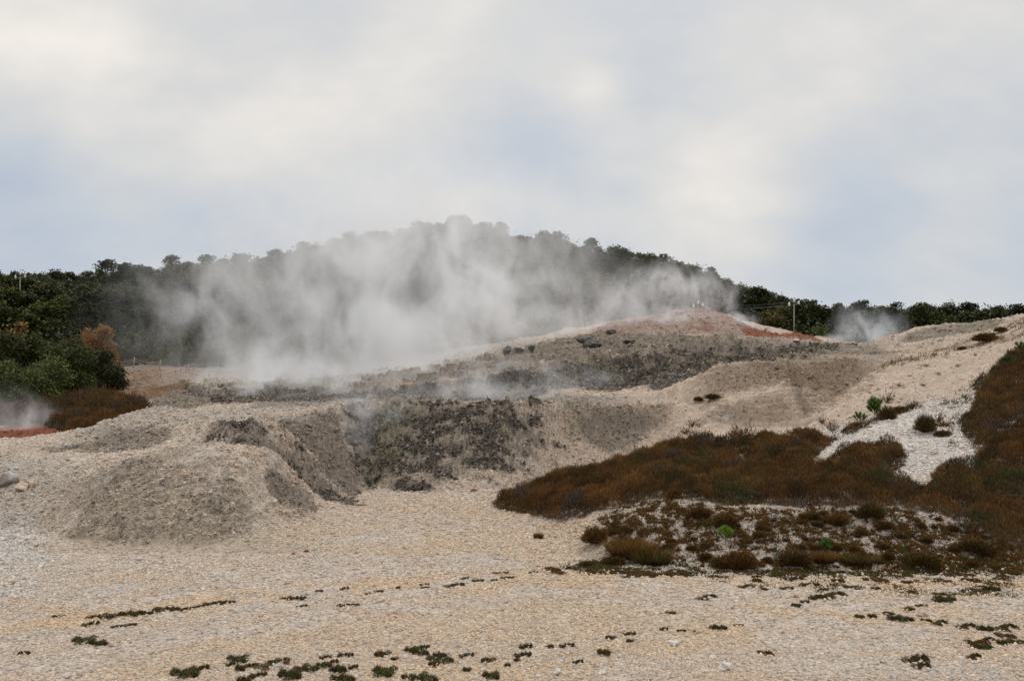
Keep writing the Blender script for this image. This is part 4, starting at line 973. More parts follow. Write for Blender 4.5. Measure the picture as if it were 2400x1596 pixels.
# mat plants on the gravel flat
MG = "flat creeping tufts on the gravel flat"
mats = [(200, 1505, 50, 10, 1), (236, 1511, 34, 9, 1), (58, 1533, 18, 8, 0), (140, 1446, 22, 5, 0), (225, 1447, 26, 6, 0), (255, 1447, 24, 5, 0), (300, 1443, 70, 8, 0), (330, 1441, 44, 7, 0), (395, 1430, 46, 7, 0), (372, 1434, 30, 5, 2),
        (440, 1429, 24, 6, 0), (510, 1416, 40, 6, 0), (535, 1413, 30, 6, 0), (220, 1463, 30, 7, 0), (310, 1466, 22, 6, 0), (278, 1469, 20, 5, 0), (470, 1422, 22, 5, 0), (665, 1404, 12, 5, 0), (700, 1405, 34, 8, 0), (713, 1421, 22, 4, 0), (750, 1386, 14, 5, 0), (811, 1380, 20, 5, 0),
        (822, 1420, 38, 5, 0), (865, 1391, 12, 4, 0), (890, 1387, 18, 4, 0), (934, 1378, 14, 5, 2), (998, 1371, 18, 4, 0), (1000, 1377, 18, 3, 0), (1075, 1372, 42, 5, 0), (1125, 1362, 22, 5, 0), (1093, 1356, 18, 4, 0), (1180, 1344, 30, 4, 0), (1195, 1355, 26, 5, 0), (1255, 1342, 18, 5, 0),
        (1160, 1360, 18, 4, 0), (440, 1584, 56, 14, 1), (480, 1568, 30, 9, 0), (560, 1550, 46, 9, 1), (545, 1558, 18, 7, 0), (595, 1562, 18, 9, 0), (565, 1569, 26, 11, 1), (655, 1556, 66, 8, 0), (612, 1584, 28, 9, 0), (685, 1588, 48, 18, 1), (575, 1594, 44, 12, 2), (730, 1570, 46, 9, 1),
        (762, 1563, 26, 10, 1), (785, 1553, 24, 8, 0), (798, 1575, 30, 18, 1), (812, 1594, 44, 12, 1), (769, 1541, 24, 6, 0), (813, 1538, 26, 8, 0), (832, 1566, 18, 9, 0), (900, 1581, 50, 14, 1), (948, 1588, 20, 10, 2), (1002, 1594, 52, 12, 1), (897, 1534, 40, 10, 2), (925, 1545, 20, 6, 2),
        (990, 1532, 34, 10, 1), (994, 1520, 28, 8, 0), (1035, 1538, 24, 9, 1), (1028, 1556, 44, 8, 2), (968, 1527, 26, 10, 1), (1040, 1548, 50, 9, 1), (1100, 1537, 30, 6, 0), (1095, 1572, 18, 8, 1), (1145, 1548, 36, 8, 2), (1155, 1589, 36, 12, 1), (1190, 1560, 18, 7, 2), (1212, 1548, 14, 7, 2),
        (1232, 1538, 32, 9, 0), (1238, 1518, 24, 10, 0), (1290, 1515, 22, 6, 2), (1335, 1514, 30, 6, 0), (1360, 1552, 22, 6, 0), (1410, 1532, 34, 11, 3), (1432, 1496, 26, 8, 2), (1480, 1488, 26, 8, 0), (1478, 1502, 22, 6, 2), (1560, 1475, 16, 7, 0), (1600, 1479, 16, 5, 0), (1625, 1482, 10, 6, 3),
        (1690, 1474, 30, 11, 1), (1575, 1438, 18, 6, 0), (1667, 1400, 44, 6, 0), (1790, 1532, 34, 7, 3), (1735, 1467, 18, 4, 0), (1862, 1420, 28, 7, 3), (1925, 1403, 32, 12, 0), (1965, 1396, 60, 7, 0), (1890, 1412, 16, 7, 0), (2010, 1446, 26, 7, 3), (2040, 1447, 24, 10, 3), (2078, 1438, 30, 6, 3),
        (2128, 1428, 26, 7, 3), (2120, 1454, 44, 11, 1), (2168, 1456, 26, 6, 3), (2210, 1461, 34, 8, 0), (2222, 1409, 40, 14, 1), (2165, 1421, 22, 5, 0), (2135, 1389, 18, 7, 3), (2200, 1394, 32, 6, 3), (2275, 1470, 40, 8, 0), (2315, 1478, 26, 13, 1), (2350, 1491, 50, 7, 3), (2285, 1509, 46, 9, 3),
        (2322, 1503, 34, 8, 0), (2310, 1519, 36, 10, 1), (2352, 1510, 18, 12, 1), (2390, 1507, 36, 8, 1), (2370, 1473, 52, 9, 0), (2290, 1541, 30, 9, 0), (2160, 1550, 50, 14, 0), (2168, 1563, 36, 10, 0), (2350, 1358, 30, 6, 3), (2330, 1385, 30, 14, 1), (2240, 1350, 40, 8, 0), (1770, 1362, 26, 8, 3), (1758, 1375, 34, 5, 0),
        (1785, 1381, 26, 5, 3), (1825, 1348, 34, 6, 0), (1870, 1358, 40, 7, 0), (1850, 1380, 26, 6, 0), (1905, 1372, 34, 7, 0), (1960, 1362, 34, 6, 3), (1990, 1378, 40, 6, 3), (2060, 1362, 40, 6, 3), (2050, 1380, 24, 6, 3), (2120, 1365, 30, 6, 3), (1935, 1383, 18, 5, 1)]
for i in range(46):
    px = br.uniform(1280, 2380); py = np.interp(px, [1280, 1600, 2400], [1334, 1342, 1352]) + br.uniform(-9, 14)
    mats.append((px, py, br.uniform(18, 60), br.uniform(4, 7), br.choice([0, 3, 3])))
REFS = [(150, "at the far left"), (450, "on the yellow sand drift at left"), (640, "on the yellow drift below the mound"), (900, "left of centre"), (1160, "near the centre"), (1400, "right of centre"), (1700, "below the left half of the bank"), (2000, "below the seedlings"),
        (2240, "below the wide dark bush"), (9999, "at the right edge")]
mats.sort(); mc = {}
for (px, py, w, h, v) in mats:
    row = "at the bank's foot" if (py < 1365 and px > 1250) else "in the far line" if py < 1400 else "in the middle distance" if py < 1470 else "near the front" if py < 1530 else "in the foreground"
    sec = next(s for s in REFS if px < s[0])[1]; i = mc.get((row, sec), 0); mc[(row, sec)] = i + 1
    cdesc = {0: "dark olive", 1: "green", 2: "brown-green", 3: "reddish brown"}[v]
    put_tuft("creeping_tuft", "mat", px, py + 1, w * 1.0, h * 1.1, "%s flat tuft, %s %s, %s" % (cdesc, ORD[min(i, 19)], row, sec), "plant tuft", MG, v, y0=8, y1=20, aspect=w / F * 14 * 1.2)

# young pines and green seedlings
def needle_mesh(seed, nb, n, H, cols, spread=.55):
    r = np.random.default_rng(seed)
    tips = [np.array((0, 0, H))]; stems = []
    for i in range(nb):
        a = i * 2.4 + r.random(); h0 = H * (.18 + .6 * i / nb); q = H * spread * (1 - .5 * i / nb) * (.7 + .5 * r.random())
        e = np.array((math.cos(a) * q, math.sin(a) * q, h0 + q * (.75 + .3 * r.random()))); tips.append(e); stems.append((np.array((0, 0, h0)), e))
    stems.append((np.array((0, 0, 0)), tips[0]))
    per = n // len(stems); P, D = [], []
    for (s, e) in stems:
        t = .30 + .70 * r.random(per) ** .8; d = (e - s) / np.linalg.norm(e - s)
        P.append(s + (e - s) * t[:, None]); dd = d * .9 + unit(per, r) * .75; D.append(dd / np.linalg.norm(dd, axis=1)[:, None])
    P = np.concatenate(P); D = np.concatenate(D)
    V, Fc, CC = blades(P, D, H * .24 * (.7 + .5 * r.random(len(P))), H * .022, np.array(cols[0]), np.array(cols[1]), .2)
    me = np_mesh("needles", V, Fc, NEEDLE, CC)
    tb = tube_mesh("stem", [([tuple(s), tuple(s * .5 + e * .5 + np.array((0, 0, -.02 * H))), tuple(e)], [H * .018, H * .012, H * .005], 5) for (s, e) in stems], TWIG)
    return me, tb
def pine(name, px, py, wpx, hpx, seed, cols, lab, nb=7, n=1600, y0=14, y1=60, sp=.55, cat="young pine", group=None):
    x, y, z = hit(px, py, y0, y1); H = hpx / F * y / 1.12
    me, tb = needle_mesh(seed, nb, n, H, cols, sp)
    o = empty(name, (x, y, z)); link(bpy.data.objects.new("needles", me), o); link(bpy.data.objects.new("stem", tb), o)
    o.scale = (wpx / hpx / (sp * 1.9 + .25), wpx / hpx / (sp * 1.9 + .25), 1)
    return tag(o, lab, cat, group)
BRG = ((.07, .12, .015), (.21, .33, .04)); MDG = ((.035, .062, .010), (.125, .20, .038)); DKG = ((.024, .042, .010), (.07, .11, .026))
pine("pine_seedling", 1700, 1276, 50, 44, 1, BRG, "bright yellow-green seedling standing on a bare stem on the bank", 8, 1600)
pine("pine_seedling", 1936, 1300, 38, 38, 2, MDG, "mid-green seedling with upright shoots at the foot of the bank", 7, 1600, sp=.4)
pine("pine_seedling", 2097, 1236, 22, 24, 3, ((.05, .08, .015), (.13, .19, .05)), "small pale green seedling high on the bank", 5, 700)
pine("pine_seedling", 2116, 1306, 22, 26, 4, ((.04, .07, .015), (.11, .17, .04)), "small green seedling left of the wide dark bush", 5, 700)
pine("pine_seedling", 1820, 1304, 26, 22, 5, DKG, "dark green seedling left of the very dark heather bush", 5, 800)
pine("pine_seedling", 1750, 1066, 24, 24, 6, MDG, "small green shrub beside the bare track through the heather", 6, 900, y0=20)
pine("young_pine", 2050, 984, 46, 56, 7, MDG, "young green pine standing highest above the gravel crest", 10, 2600, y0=25, y1=33, sp=.42)
pine("young_pine", 2016, 998, 40, 34, 8, MDG, "lower young pine at the left foot of the tallest one", 8, 1800, y0=25, y1=33)
pine("young_pine", 2262, 945, 22, 20, 9, DKG, "small dark green pine at the top of the white gravel slope", 6, 900, y0=25, y1=40)
pine("young_pine", 2360, 870, 44, 34, 10, DKG, "dark young pine among the heather high at right", 8, 1600, y0=28, y1=50)
pine("young_pine", 2392, 836, 40, 36, 11, MDG, "young green pine at the upper right edge", 8, 1800, y0=28, y1=50)
pine("young_pine", 2335, 895, 36, 26, 12, DKG, "low dark pine left of the two at the upper right", 7, 1300, y0=28, y1=50)
# ------------------------------------------------------------------ loose stones
def stones_mesh(name, P, size, C, flatz=.6):
    n = len(P); base = np.array([(1, 0, 0), (0, 1, 0), (-1, 0, 0), (0, -1, 0), (0, 0, 1), (0, 0, -1)], float)
    Fb = np.array([(0, 1, 4), (1, 2, 4), (2, 3, 4), (3, 0, 4), (1, 0, 5), (2, 1, 5), (3, 2, 5), (0, 3, 5)])
    V = np.broadcast_to(base, (n, 6, 3)) * (1 + rng.normal(0, .22, (n, 6, 1))) + rng.normal(0, .14, (n, 6, 3))
    V = V * np.array((1, .75, flatz)); a = rng.random(n) * 2 * PI; ca, sa = np.cos(a)[:, None], np.sin(a)[:, None]
    x = V[..., 0] * ca - V[..., 1] * sa; y = V[..., 0] * sa + V[..., 1] * ca
    t = rng.normal(0, .35, (n, 1)); z = V[..., 2] + x * t; V = np.stack([x, y, z], -1) * size[:, None, None] + P[:, None, :]
    Fc = (Fb[None] + (np.arange(n) * 6)[:, None, None]).reshape(-1, 3)
    return np_mesh(name, V.reshape(-1, 3), Fc, STONE, np.repeat(C, 6, axis=0))
def stone_material():
    m = bpy.data.materials.new("loose_stone"); m.use_nodes = True
    nt = m.node_tree; N = nt.nodes.new; L = nt.links.new; b = nt.nodes["Principled BSDF"]
    b.inputs["Roughness"].default_value = .95; b.inputs["Specular IOR Level"].default_value = .15
    at = N("ShaderNodeVertexColor"); at.layer_name = "Col"; L(at.outputs[0], b.inputs["Base Color"]); return m
STONE = stone_material()
def sample_ground(mask, n):
    iy, ix = np.where(mask); k = rng.integers(0, len(iy), n)
    jx, jy = ix[k] + rng.random(n) - .5, iy[k] + rng.random(n) - .5
    px = np.interp(jx, np.arange(nx), gpx); Y = np.exp(np.interp(jy, np.arange(ny), gv))
    return px, Y, np.stack([(px - 1200) / F * Y, Y, height(px, Y)], -1), col[iy[k], ix[k]]
okm = (GPX > -450) & (GPX < 2900) & ~HM & ~hl & (GY < 112) & ~leftw.astype(bool) & VIS
# gravel everywhere: sizes grow slowly with distance because only the coarser pieces tell there
smooth_sand = np.clip(sstep(1350, 1500, GPX) * sstep(30, 32, GY) * sstep(60, 50, GY) + SWm, 0, 1) * (1 - wg) * (1 - .7 * np.clip(np.maximum(rkM, dkM), 0, 1))
dens_map = np.where(rng.random(okm.shape) < (1 - .86 * smooth_sand) * (1 - .55 * dustm) * (1 - .75 * mfM) * (.45 + .55 * sstep(-.35, .35, nE + .5 * nD)) * np.where(GY > 60, .5, 1), True, False)
px, Y, P, C = sample_ground(okm & dens_map, 330000)
u = rng.random(len(Y)); s = (.007 + .013 * u ** 2.2 + .022 * u ** 14) * (Y / 11) ** .85
C = C * (1 + rng.normal(.05, .14, (len(Y), 1))).clip(.35, 1.7)
warm = rng.random(len(Y)); C[warm < .10] *= np.array((1.05, .90, .82)); C[warm > .90] *= np.array((.95, 1.0, 1.06))
tag(obj("gravel", stones_mesh("gravel", P + np.array((0, 0, .0)), s, C.clip(.03, .72), .6)), "pale broken gravel strewn over the flat and the slopes", kind="stuff")
# coarser white rubble: far left, along the foot of the bank, on the bank
rub = []
for (poly, y0, y1, n, smin, smax) in (
        ([(-100, 1195), (60, 1200), (110, 1260), (120, 1330), (60, 1420), (-100, 1420)], 14, 22, 3000, .02, .065),
        ([(60, 1330), (330, 1320), (420, 1350), (280, 1400), (60, 1410)], 13, 19, 1600, .012, .035),
        ([(-100, 1060), (150, 1075), (240, 1110), (100, 1180), (-100, 1190)], 20, 28, 1500, .02, .06),
        ([(1450, 1210), (1700, 1200), (2200, 1205), (2390, 1300), (2390, 1340), (2000, 1330), (1500, 1310)], 15.2, 19, 3200, .010, .034),
        ([(1500, 1318), (1700, 1330), (2390, 1340), (2390, 1365), (1900, 1356), (1600, 1345)], 14.8, 17, 1700, .014, .042),
        ([(850, 1140), (1100, 1150), (1100, 1168), (850, 1172)], 24, 31, 600, .02, .05),
        ([(400, 1530), (1250, 1500), (1500, 1470), (1600, 1560), (1200, 1600), (400, 1600)], 9.5, 13, 1500, .014, .034),
        ([(2050, 1480), (2400, 1440), (2400, 1600), (2000, 1600)], 9.5, 13, 700, .014, .034)):
    mk = zone(poly, y0, y1, 1.5)
    px, Y, P, C = sample_ground(mk, n); u = rng.random(n)
    rub.append((P, smin + (smax - smin) * u ** 3, np.array((.40, .36, .32)) * (1 + rng.normal(0, .16, (n, 1))).clip(.5, 1.4)))
tag(obj("rubble", stones_mesh("rubble", np.concatenate([r[0] for r in rub]), np.concatenate([r[1] for r in rub]), np.concatenate([r[2] for r in rub]), .65)), "whitish broken stones lying thick at left and on the bank", kind="stuff")
# dark clasts on the rock faces
mk = (dk > .45) & VIS & (GPX > 100) & (GPX < 2150)
px, Y, P, C = sample_ground(mk, 30000); u = rng.random(len(Y))
C = np.where((rng.random(len(Y)) < .22)[:, None], np.array((.20, .165, .135)), np.array((.070, .056, .045))) * (1 + rng.normal(0, .25, (len(Y), 1))).clip(.4, 1.6)
tag(obj("rock_debris", stones_mesh("rock_debris", P, (.02 + .05 * u ** 4) * (Y / 25) ** .7, C, .8)), "dark and grey rock fragments on the steaming walls", kind="stuff")

mk = (np.clip(rkM, 0, 1) > .35) & VIS & (GPX > 80) & (GPX < 2150)
px, Y, P, C = sample_ground(mk, 26000); u = rng.random(len(Y))
C = C * (1.1 + rng.normal(0, .25, (len(Y), 1))).clip(.4, 1.8)
tag(obj("rock_debris", stones_mesh("rock_debris", P, (.012 + .05 * u ** 7) * (Y / 25) ** .7, C.clip(.03, .6), .7)), "brown-grey broken slabs strewn over the eroded mounds and terraces", kind="stuff")
# single rocks
from mathutils import noise as mnoise
def rock_mesh(seed, flat=.6, cuts=10, sub=3):
    r = np.random.default_rng(seed)
    import bmesh
    bm = bmesh.new(); bmesh.ops.create_icosphere(bm, subdivisions=sub, radius=1)
    nr = unit(cuts, r); off = .5 + .35 * r.random(cuts)
    for v in bm.verts:
        p = np.array(v.co)
        for a, o_ in zip(nr, off):
            d = p @ a
            if d > o_: p = p - a * (d - o_) * .92
        p = p * (1 + .26 * mnoise.noise(Vector(p * 1.7 + seed)) + .12 * mnoise.noise(Vector(p * 4.3 + seed)) + .05 * mnoise.noise(Vector(p * 9 + seed)))
        v.co = Vector((p[0], p[1] * .8, p[2] * flat))
    me = bpy.data.meshes.new("rock"); bm.to_mesh(me); bm.free(); return me
ROCKM = {"white": plain_material("white_stone", (.47, .43, .39), .95, .22, 3.0), "grey": plain_material("grey_stone", (.30, .27, .24), .95, .35, 3.0), "dark": plain_material("dark_stone", (.10, .09, .08), .95, .4, 3.0),
         "red": plain_material("red_stone", (.16, .045, .03), .9, .4, 3.0), "orange": plain_material("orange_stone", (.38, .16, .07), .9, .3, 3.0), "pink": plain_material("pale_pink_stone", (.42, .33, .26), .95, .2, 3.0)}
def rock(px, py, wpx, hpx, mt, lab, seed, y0=0, y1=120, name="rock", group=None):
    x, y, z = hit(px, py, y0, y1); me = rock_mesh(seed); me.materials.append(ROCKM[mt])
    o = link(bpy.data.objects.new(name, me)); w = wpx / F * y * .5; h = hpx / F * y
    o.scale = (w / .82, w / .82, h / 1.0 * (1.0 if h > .75 * w else 1.45)); o.location = (x, y, z + h * (.22 if h > .75 * w else -.12)); o.rotation_euler = (0, 0, (seed * 1.7) % 6.28)
    return tag(o, lab, "rock", group)
SR = "single rocks lying on the ground"
for i, (px, py, w, h, mt, lab) in enumerate([
        (18, 1136, 62, 46, "grey", "largest grey boulder in the bank at the left edge"), (52, 1152, 40, 24, "pink", "pale boulder right of the largest one at the left edge"),
        (77, 1143, 26, 24, "pink", "small upright pale boulder right of the other two at the left"), (30, 1100, 44, 14, "grey", "flat grey rock above the boulders at the left edge"),
        (392, 1098, 14, 12, "pink", "squarish pale block high on the near mound"), (400, 1093, 12, 9, "pink", "smaller pale block touching the squarish one on the mound"),
        (22, 1368, 24, 18, "pink", "rounded pinkish boulder on the white rubble at left"), (18, 1332, 14, 10, "white", "white stone above the pinkish boulder at left"),
        (328, 1313, 16, 10, "white", "white stone on the dusty ground before the mound"), (688, 1301, 11, 9, "red", "dark red stone alone on the gravel"),
        (717, 1294, 12, 7, "red", "flat reddish stone right of the dark red one"), (1110, 1152, 24, 8, "red", "flat rusty red slab at the edge of the pit floor"),
        (858, 1438, 9, 6, "orange", "small orange stone in the middle of the gravel"), (930, 1438, 10, 6, "orange", "small orange-pink stone right of the orange one"), (926, 1448, 8, 5, "red", "tiny red stone below the orange-pink one"),
        (1318, 1552, 20, 15, "white", "white boulder in the foreground right of centre"), (1305, 1581, 24, 16, "white", "white boulder nearest the bottom edge right of centre"),
        (1128, 1480, 20, 8, "grey", "flat greyish stone in the middle foreground"), (1578, 1512, 28, 15, "white", "flat white stone among the gravel left of the largest"),
        (1702, 1568, 32, 22, "white", "largest white stone of the right foreground"), (1670, 1543, 18, 10, "white", "pale stone up and left of the largest white one"),
        (2162, 1445, 24, 18, "pink", "rounded pinkish stone among reddish tufts at right"), (1444, 1502, 14, 8, "white", "white stone beside a green tuft right of centre"),
        (1812, 1548, 14, 9, "white", "small pale stone right of the largest white one"), (2094, 1590, 16, 14, "white", "white stone at the bottom edge at right"),
        (2145, 1560, 18, 14, "white", "pale stone beside bare twigs at lower right"), (948, 1542, 14, 10, "white", "white stone among the foreground tufts left of centre"),
        (1410, 1578, 18, 10, "white", "pale stone at the bottom edge right of centre"), (2220, 1500, 14, 10, "white", "small white stone below the green tuft at right"),
        (2250, 1545, 16, 12, "white", "pale stone in the lower right corner area"),
        (1960, 1327, 12, 10, "white", "white round stone at the bank's foot below the green seedling"), (1992, 1328, 8, 9, "white", "small white stone right of the round one at the bank's foot"),
        (2030, 1328, 11, 9, "white", "white stone in the middle of the bank's foot row"), (2166, 1334, 9, 10, "white", "upright white stone below the wide dark bush"), (2150, 1334, 14, 7, "white", "flat white stone left of the upright one"),
        (1875, 1328, 12, 8, "white", "white stone below the very dark bush"), (1545, 1118, 20, 7, "grey", "flat grey slab among the heather"),
        (1030, 1103, 12, 7, "dark", "small dark stone low on the pit wall"),
        (1190, 828, 22, 22, "dark", "dark knobbly boulder on the terrace edge in the steam"), (1215, 824, 26, 14, "grey", "grey boulder right of the dark knobbly one"), (1246, 818, 18, 14, "dark", "dark boulder on the terrace, right of the grey one"),
        (1372, 800, 44, 12, "dark", "long dark rock below the red mound"), (1388, 812, 50, 12, "dark", "dark slab just under the long dark rock"), (1430, 785, 24, 12, "dark", "dark rock on the shoulder of the red mound"), (1476, 800, 26, 8, "dark", "flat dark rock right of the shoulder rock"),
        (1865, 806, 16, 7, "pink", "pale boulder in front of the band of red earth"), (330, 898, 12, 5, "pink", "pale flat stone below the lower rope fence"), (98, 960, 8, 5, "white", "small white stone in the heather below the green bushes"),
        (1440, 1198, 8, 6, "pink", "small pinkish stone at the heather's lower lip")]):
    rock(px, py, w, h, mt, lab, 500 + i, y0=9 if py > 1200 else 18 if py > 1040 else 28, name="rock" if w < 24 else "boulder", group=SR)
# ------------------------------------------------------------------ power line
POLE = plain_material("weathered_pole", (.22, .20, .17), .8, .2, 2.0); PORC = plain_material("porcelain", (.78, .78, .76), .3, .03, 5.0, .5); STEEL = plain_material("galvanised_steel", (.22, .22, .22), .5, .2, 6.0, .5)
WIRE = plain_material("aluminium_wire", (.25, .25, .24), .6, .1, 3.0, .2); ROPE = plain_material("pale_rope", (.40, .36, .30), .9, .15, 30.0); WOODP = plain_material("grey_wood_post", (.36, .32, .28), .9, .25, 9.0); WOODD = plain_material("dark_wood_post", (.15, .12, .10), .9, .25, 9.0)
def insulator_mesh():
    import bmesh
    bm = bmesh.new(); prof = [(.03, .55), (.05, .52), (.12, .48), (.05, .44), (.15, .36), (.05, .32), (.17, .22), (.05, .18), (.17, .08), (.05, .04), (.04, 0)]
    rings = []
    for (r_, z) in prof: rings.append([bm.verts.new((r_ * math.cos(2 * PI * k / 10), r_ * math.sin(2 * PI * k / 10), z)) for k in range(10)])
    for a, b in zip(rings[:-1], rings[1:]):
        for k in range(10): bm.faces.new((a[k], a[(k + 1) % 10], b[(k + 1) % 10], b[k]))
    bm.faces.new(rings[0]); bm.faces.new(rings[-1][::-1])
    me = bpy.data.meshes.new("insulator"); bm.normal_update(); bm.to_mesh(me); bm.free(); me.materials.append(PORC); return me
INSM = insulator_mesh()
def power_pole(px, pytop, Y, rz, lab, hpx_arm=1.0, pybase=None):
    x, _, zt = W(px, pytop, Y); zg = ground_z(px, Y) - .4; k = Y / F
    o = empty("power_pole", (x, Y, zg), rz); H = zt - zg
    me = tube_mesh("post", [([(0, 0, 0), (0, 0, H * .5), (0, 0, H - 10 * k)], [.12, .10, .08], 10)], POLE); link(bpy.data.objects.new("post", me), o)
    a = 12 * k
    zc = H - 10 * k
    arms = [([(0, 0, zc), (-a * .95, 0, zc + a * .55), (-a * .6, 0, zc + a * .75)], [.05, .05, .05], 5), ([(0, 0, zc), (a * .95, 0, zc + a * .15)], [.05, .05], 5), ([(-a * .55, 0, zc + a * .35), (0, 0, zc + a * .95), (a * .35, 0, zc + a * .95), (a * .9, 0, zc + a * .3)], [.05, .05, .05, .05], 5),
            ([(-a * .9, 0, zc + a * .5), (-a * .98, 0, zc + a * .1)], [.04, .04], 5)]
    link(bpy.data.objects.new("cross_arm", tube_mesh("cross_arm", arms, STEEL)), o)
    pts = []
    for (dx, dz) in ((-.98, -.30), (0, .42), (.92, 0.0)):
        i = link(bpy.data.objects.new("insulator", INSM), o); i.location = (a * dx, -.1, zc + a * dz); i.scale = (1.15, 1.15, 1.0)
        c, s_ = math.cos(rz), math.sin(rz)
        pts.append((x + a * dx * c + .1 * s_, Y + a * dx * s_ - .1 * c, zg + zc + a * dz + .05))
    return tag(o, lab, "power pole", "power poles of the overhead line"), pts
PL = [power_pole(47, 640, 178, .95, "power pole at the far left whose head rises out of the treetops"),
      power_pole(1636, 708, 152, .2, "power pole whose head just shows above the red mound"),
      power_pole(1861, 704, 148, .05, "slender power pole standing clear against the dark wood at right")]
def wire(a, b, sag, lab):
    pts = []; A, B = Vector(a), Vector(b)
    for i in range(41):
        t = i / 40; p = A.lerp(B, t); p.z -= sag * 4 * t * (1 - t); pts.append(p)
    me = tube_mesh("power_line", [(pts, [.013] * len(pts), 4)], WIRE)
    return tag(obj("power_line", me), lab, "cable", "wires of the overhead line")
for k, nm in enumerate(("lowest", "topmost", "middle")):
    wire(PL[0][1][k], PL[1][1][k], 2.2, "%s thin wire of the long span from the far left pole behind the steam" % nm)
    wire(PL[1][1][k], PL[2][1][k], .35, "%s thin wire of the short span between the two right-hand poles" % nm)

# ------------------------------------------------------------------ rope fences
def post_mesh(h, lean, r=.045, mat=None, name="post"):
    return tube_mesh(name, [([(0, 0, -.15), (lean * .5, 0, h * .5), (lean, 0, h)], [r, r * .95, r * .85], 8)], mat or WOODP)
def rope_fence(feet, lab, sag=.22, ropes=(.92,), extra_end=None, cap=None):
    X0, Y0, Z0_ = W(*feet[0][:3]); root = empty("rope_fence", (X0, Y0, Z0_)); tops = []
    for (px, py, Y, hp, lean, light) in feet:
        x, y, z = W(px, py, Y); z = min(z, ground_z(px, Y) + .6); h = hp / F * Y; zt = HC + (HOR - (py - hp)) / F * Y; h = zt - z
        p = link(bpy.data.objects.new("post", post_mesh(h, lean, .055 if light else .04, WOODP if light else WOODD)), root); p.location = (x - X0, y - Y0, z - Z0_)
        tops.append((Vector((x + lean - X0, y - .06 - Y0, z - Z0_)), h))
    for q, fr in enumerate(ropes):
        pts = []
        for (a, ha), (b, hb) in zip(tops[:-1], tops[1:]):
            A = a + Vector((0, 0, ha * fr)); B = b + Vector((0, 0, hb * fr))
            for i in range(12):
                t = i / 12; p = A.lerp(B, t); p.z -= sag * (1 + .5 * q) * 4 * t * (1 - t); pts.append(p)
        pts.append(tops[-1][0] + Vector((0, 0, tops[-1][1] * fr)))
        link(bpy.data.objects.new("rope", tube_mesh("rope", [(pts, [.021] * len(pts), 5)], ROPE)), root)
    return tag(root, lab, "fence", "rope fences above the steaming ground")
rope_fence([(225, 925, 91, 14, 0, 0), (283, 909, 92, 22, .02, 0), (309, 902, 95, 22, .03, 1), (342, 900, 97, 23, 0, 0), (376, 887, 100, 17, -.02, 0), (411, 878, 103, 14, .02, 0), (424, 874, 104, 14, 0, 0), (436, 870, 106, 16, 0, 0), (441.5, 868, 107, 15, 0, 1), (453, 865, 109, 14, .02, 0), (475, 862, 111, 10, 0, 0)],
           "lower rope fence of many short posts curving up the brown slope into the steam", .16, (.95,))
rope_fence([(262, 861, 112, 20, 0, 1), (313, 859, 112, 22, .10, 1), (373, 862, 112, 18, .22, 1)], "upper rope fence with two pale leaning posts before the dark wood", .3, (.86, .66))
log = tube_mesh("log", [([(-.9, 0, 0), (0, .05, .02), (.9, 0, -.02)], [.09, .08, .07], 8)], WOODP)
x, y, z = hit(330, 900, 80, 110)
o = obj("plank", log); o.location = (x, y, z + .08); o.scale = (.45, .45, .6); tag(o, "short pale plank lying on the slope under the lower rope fence", "plank")
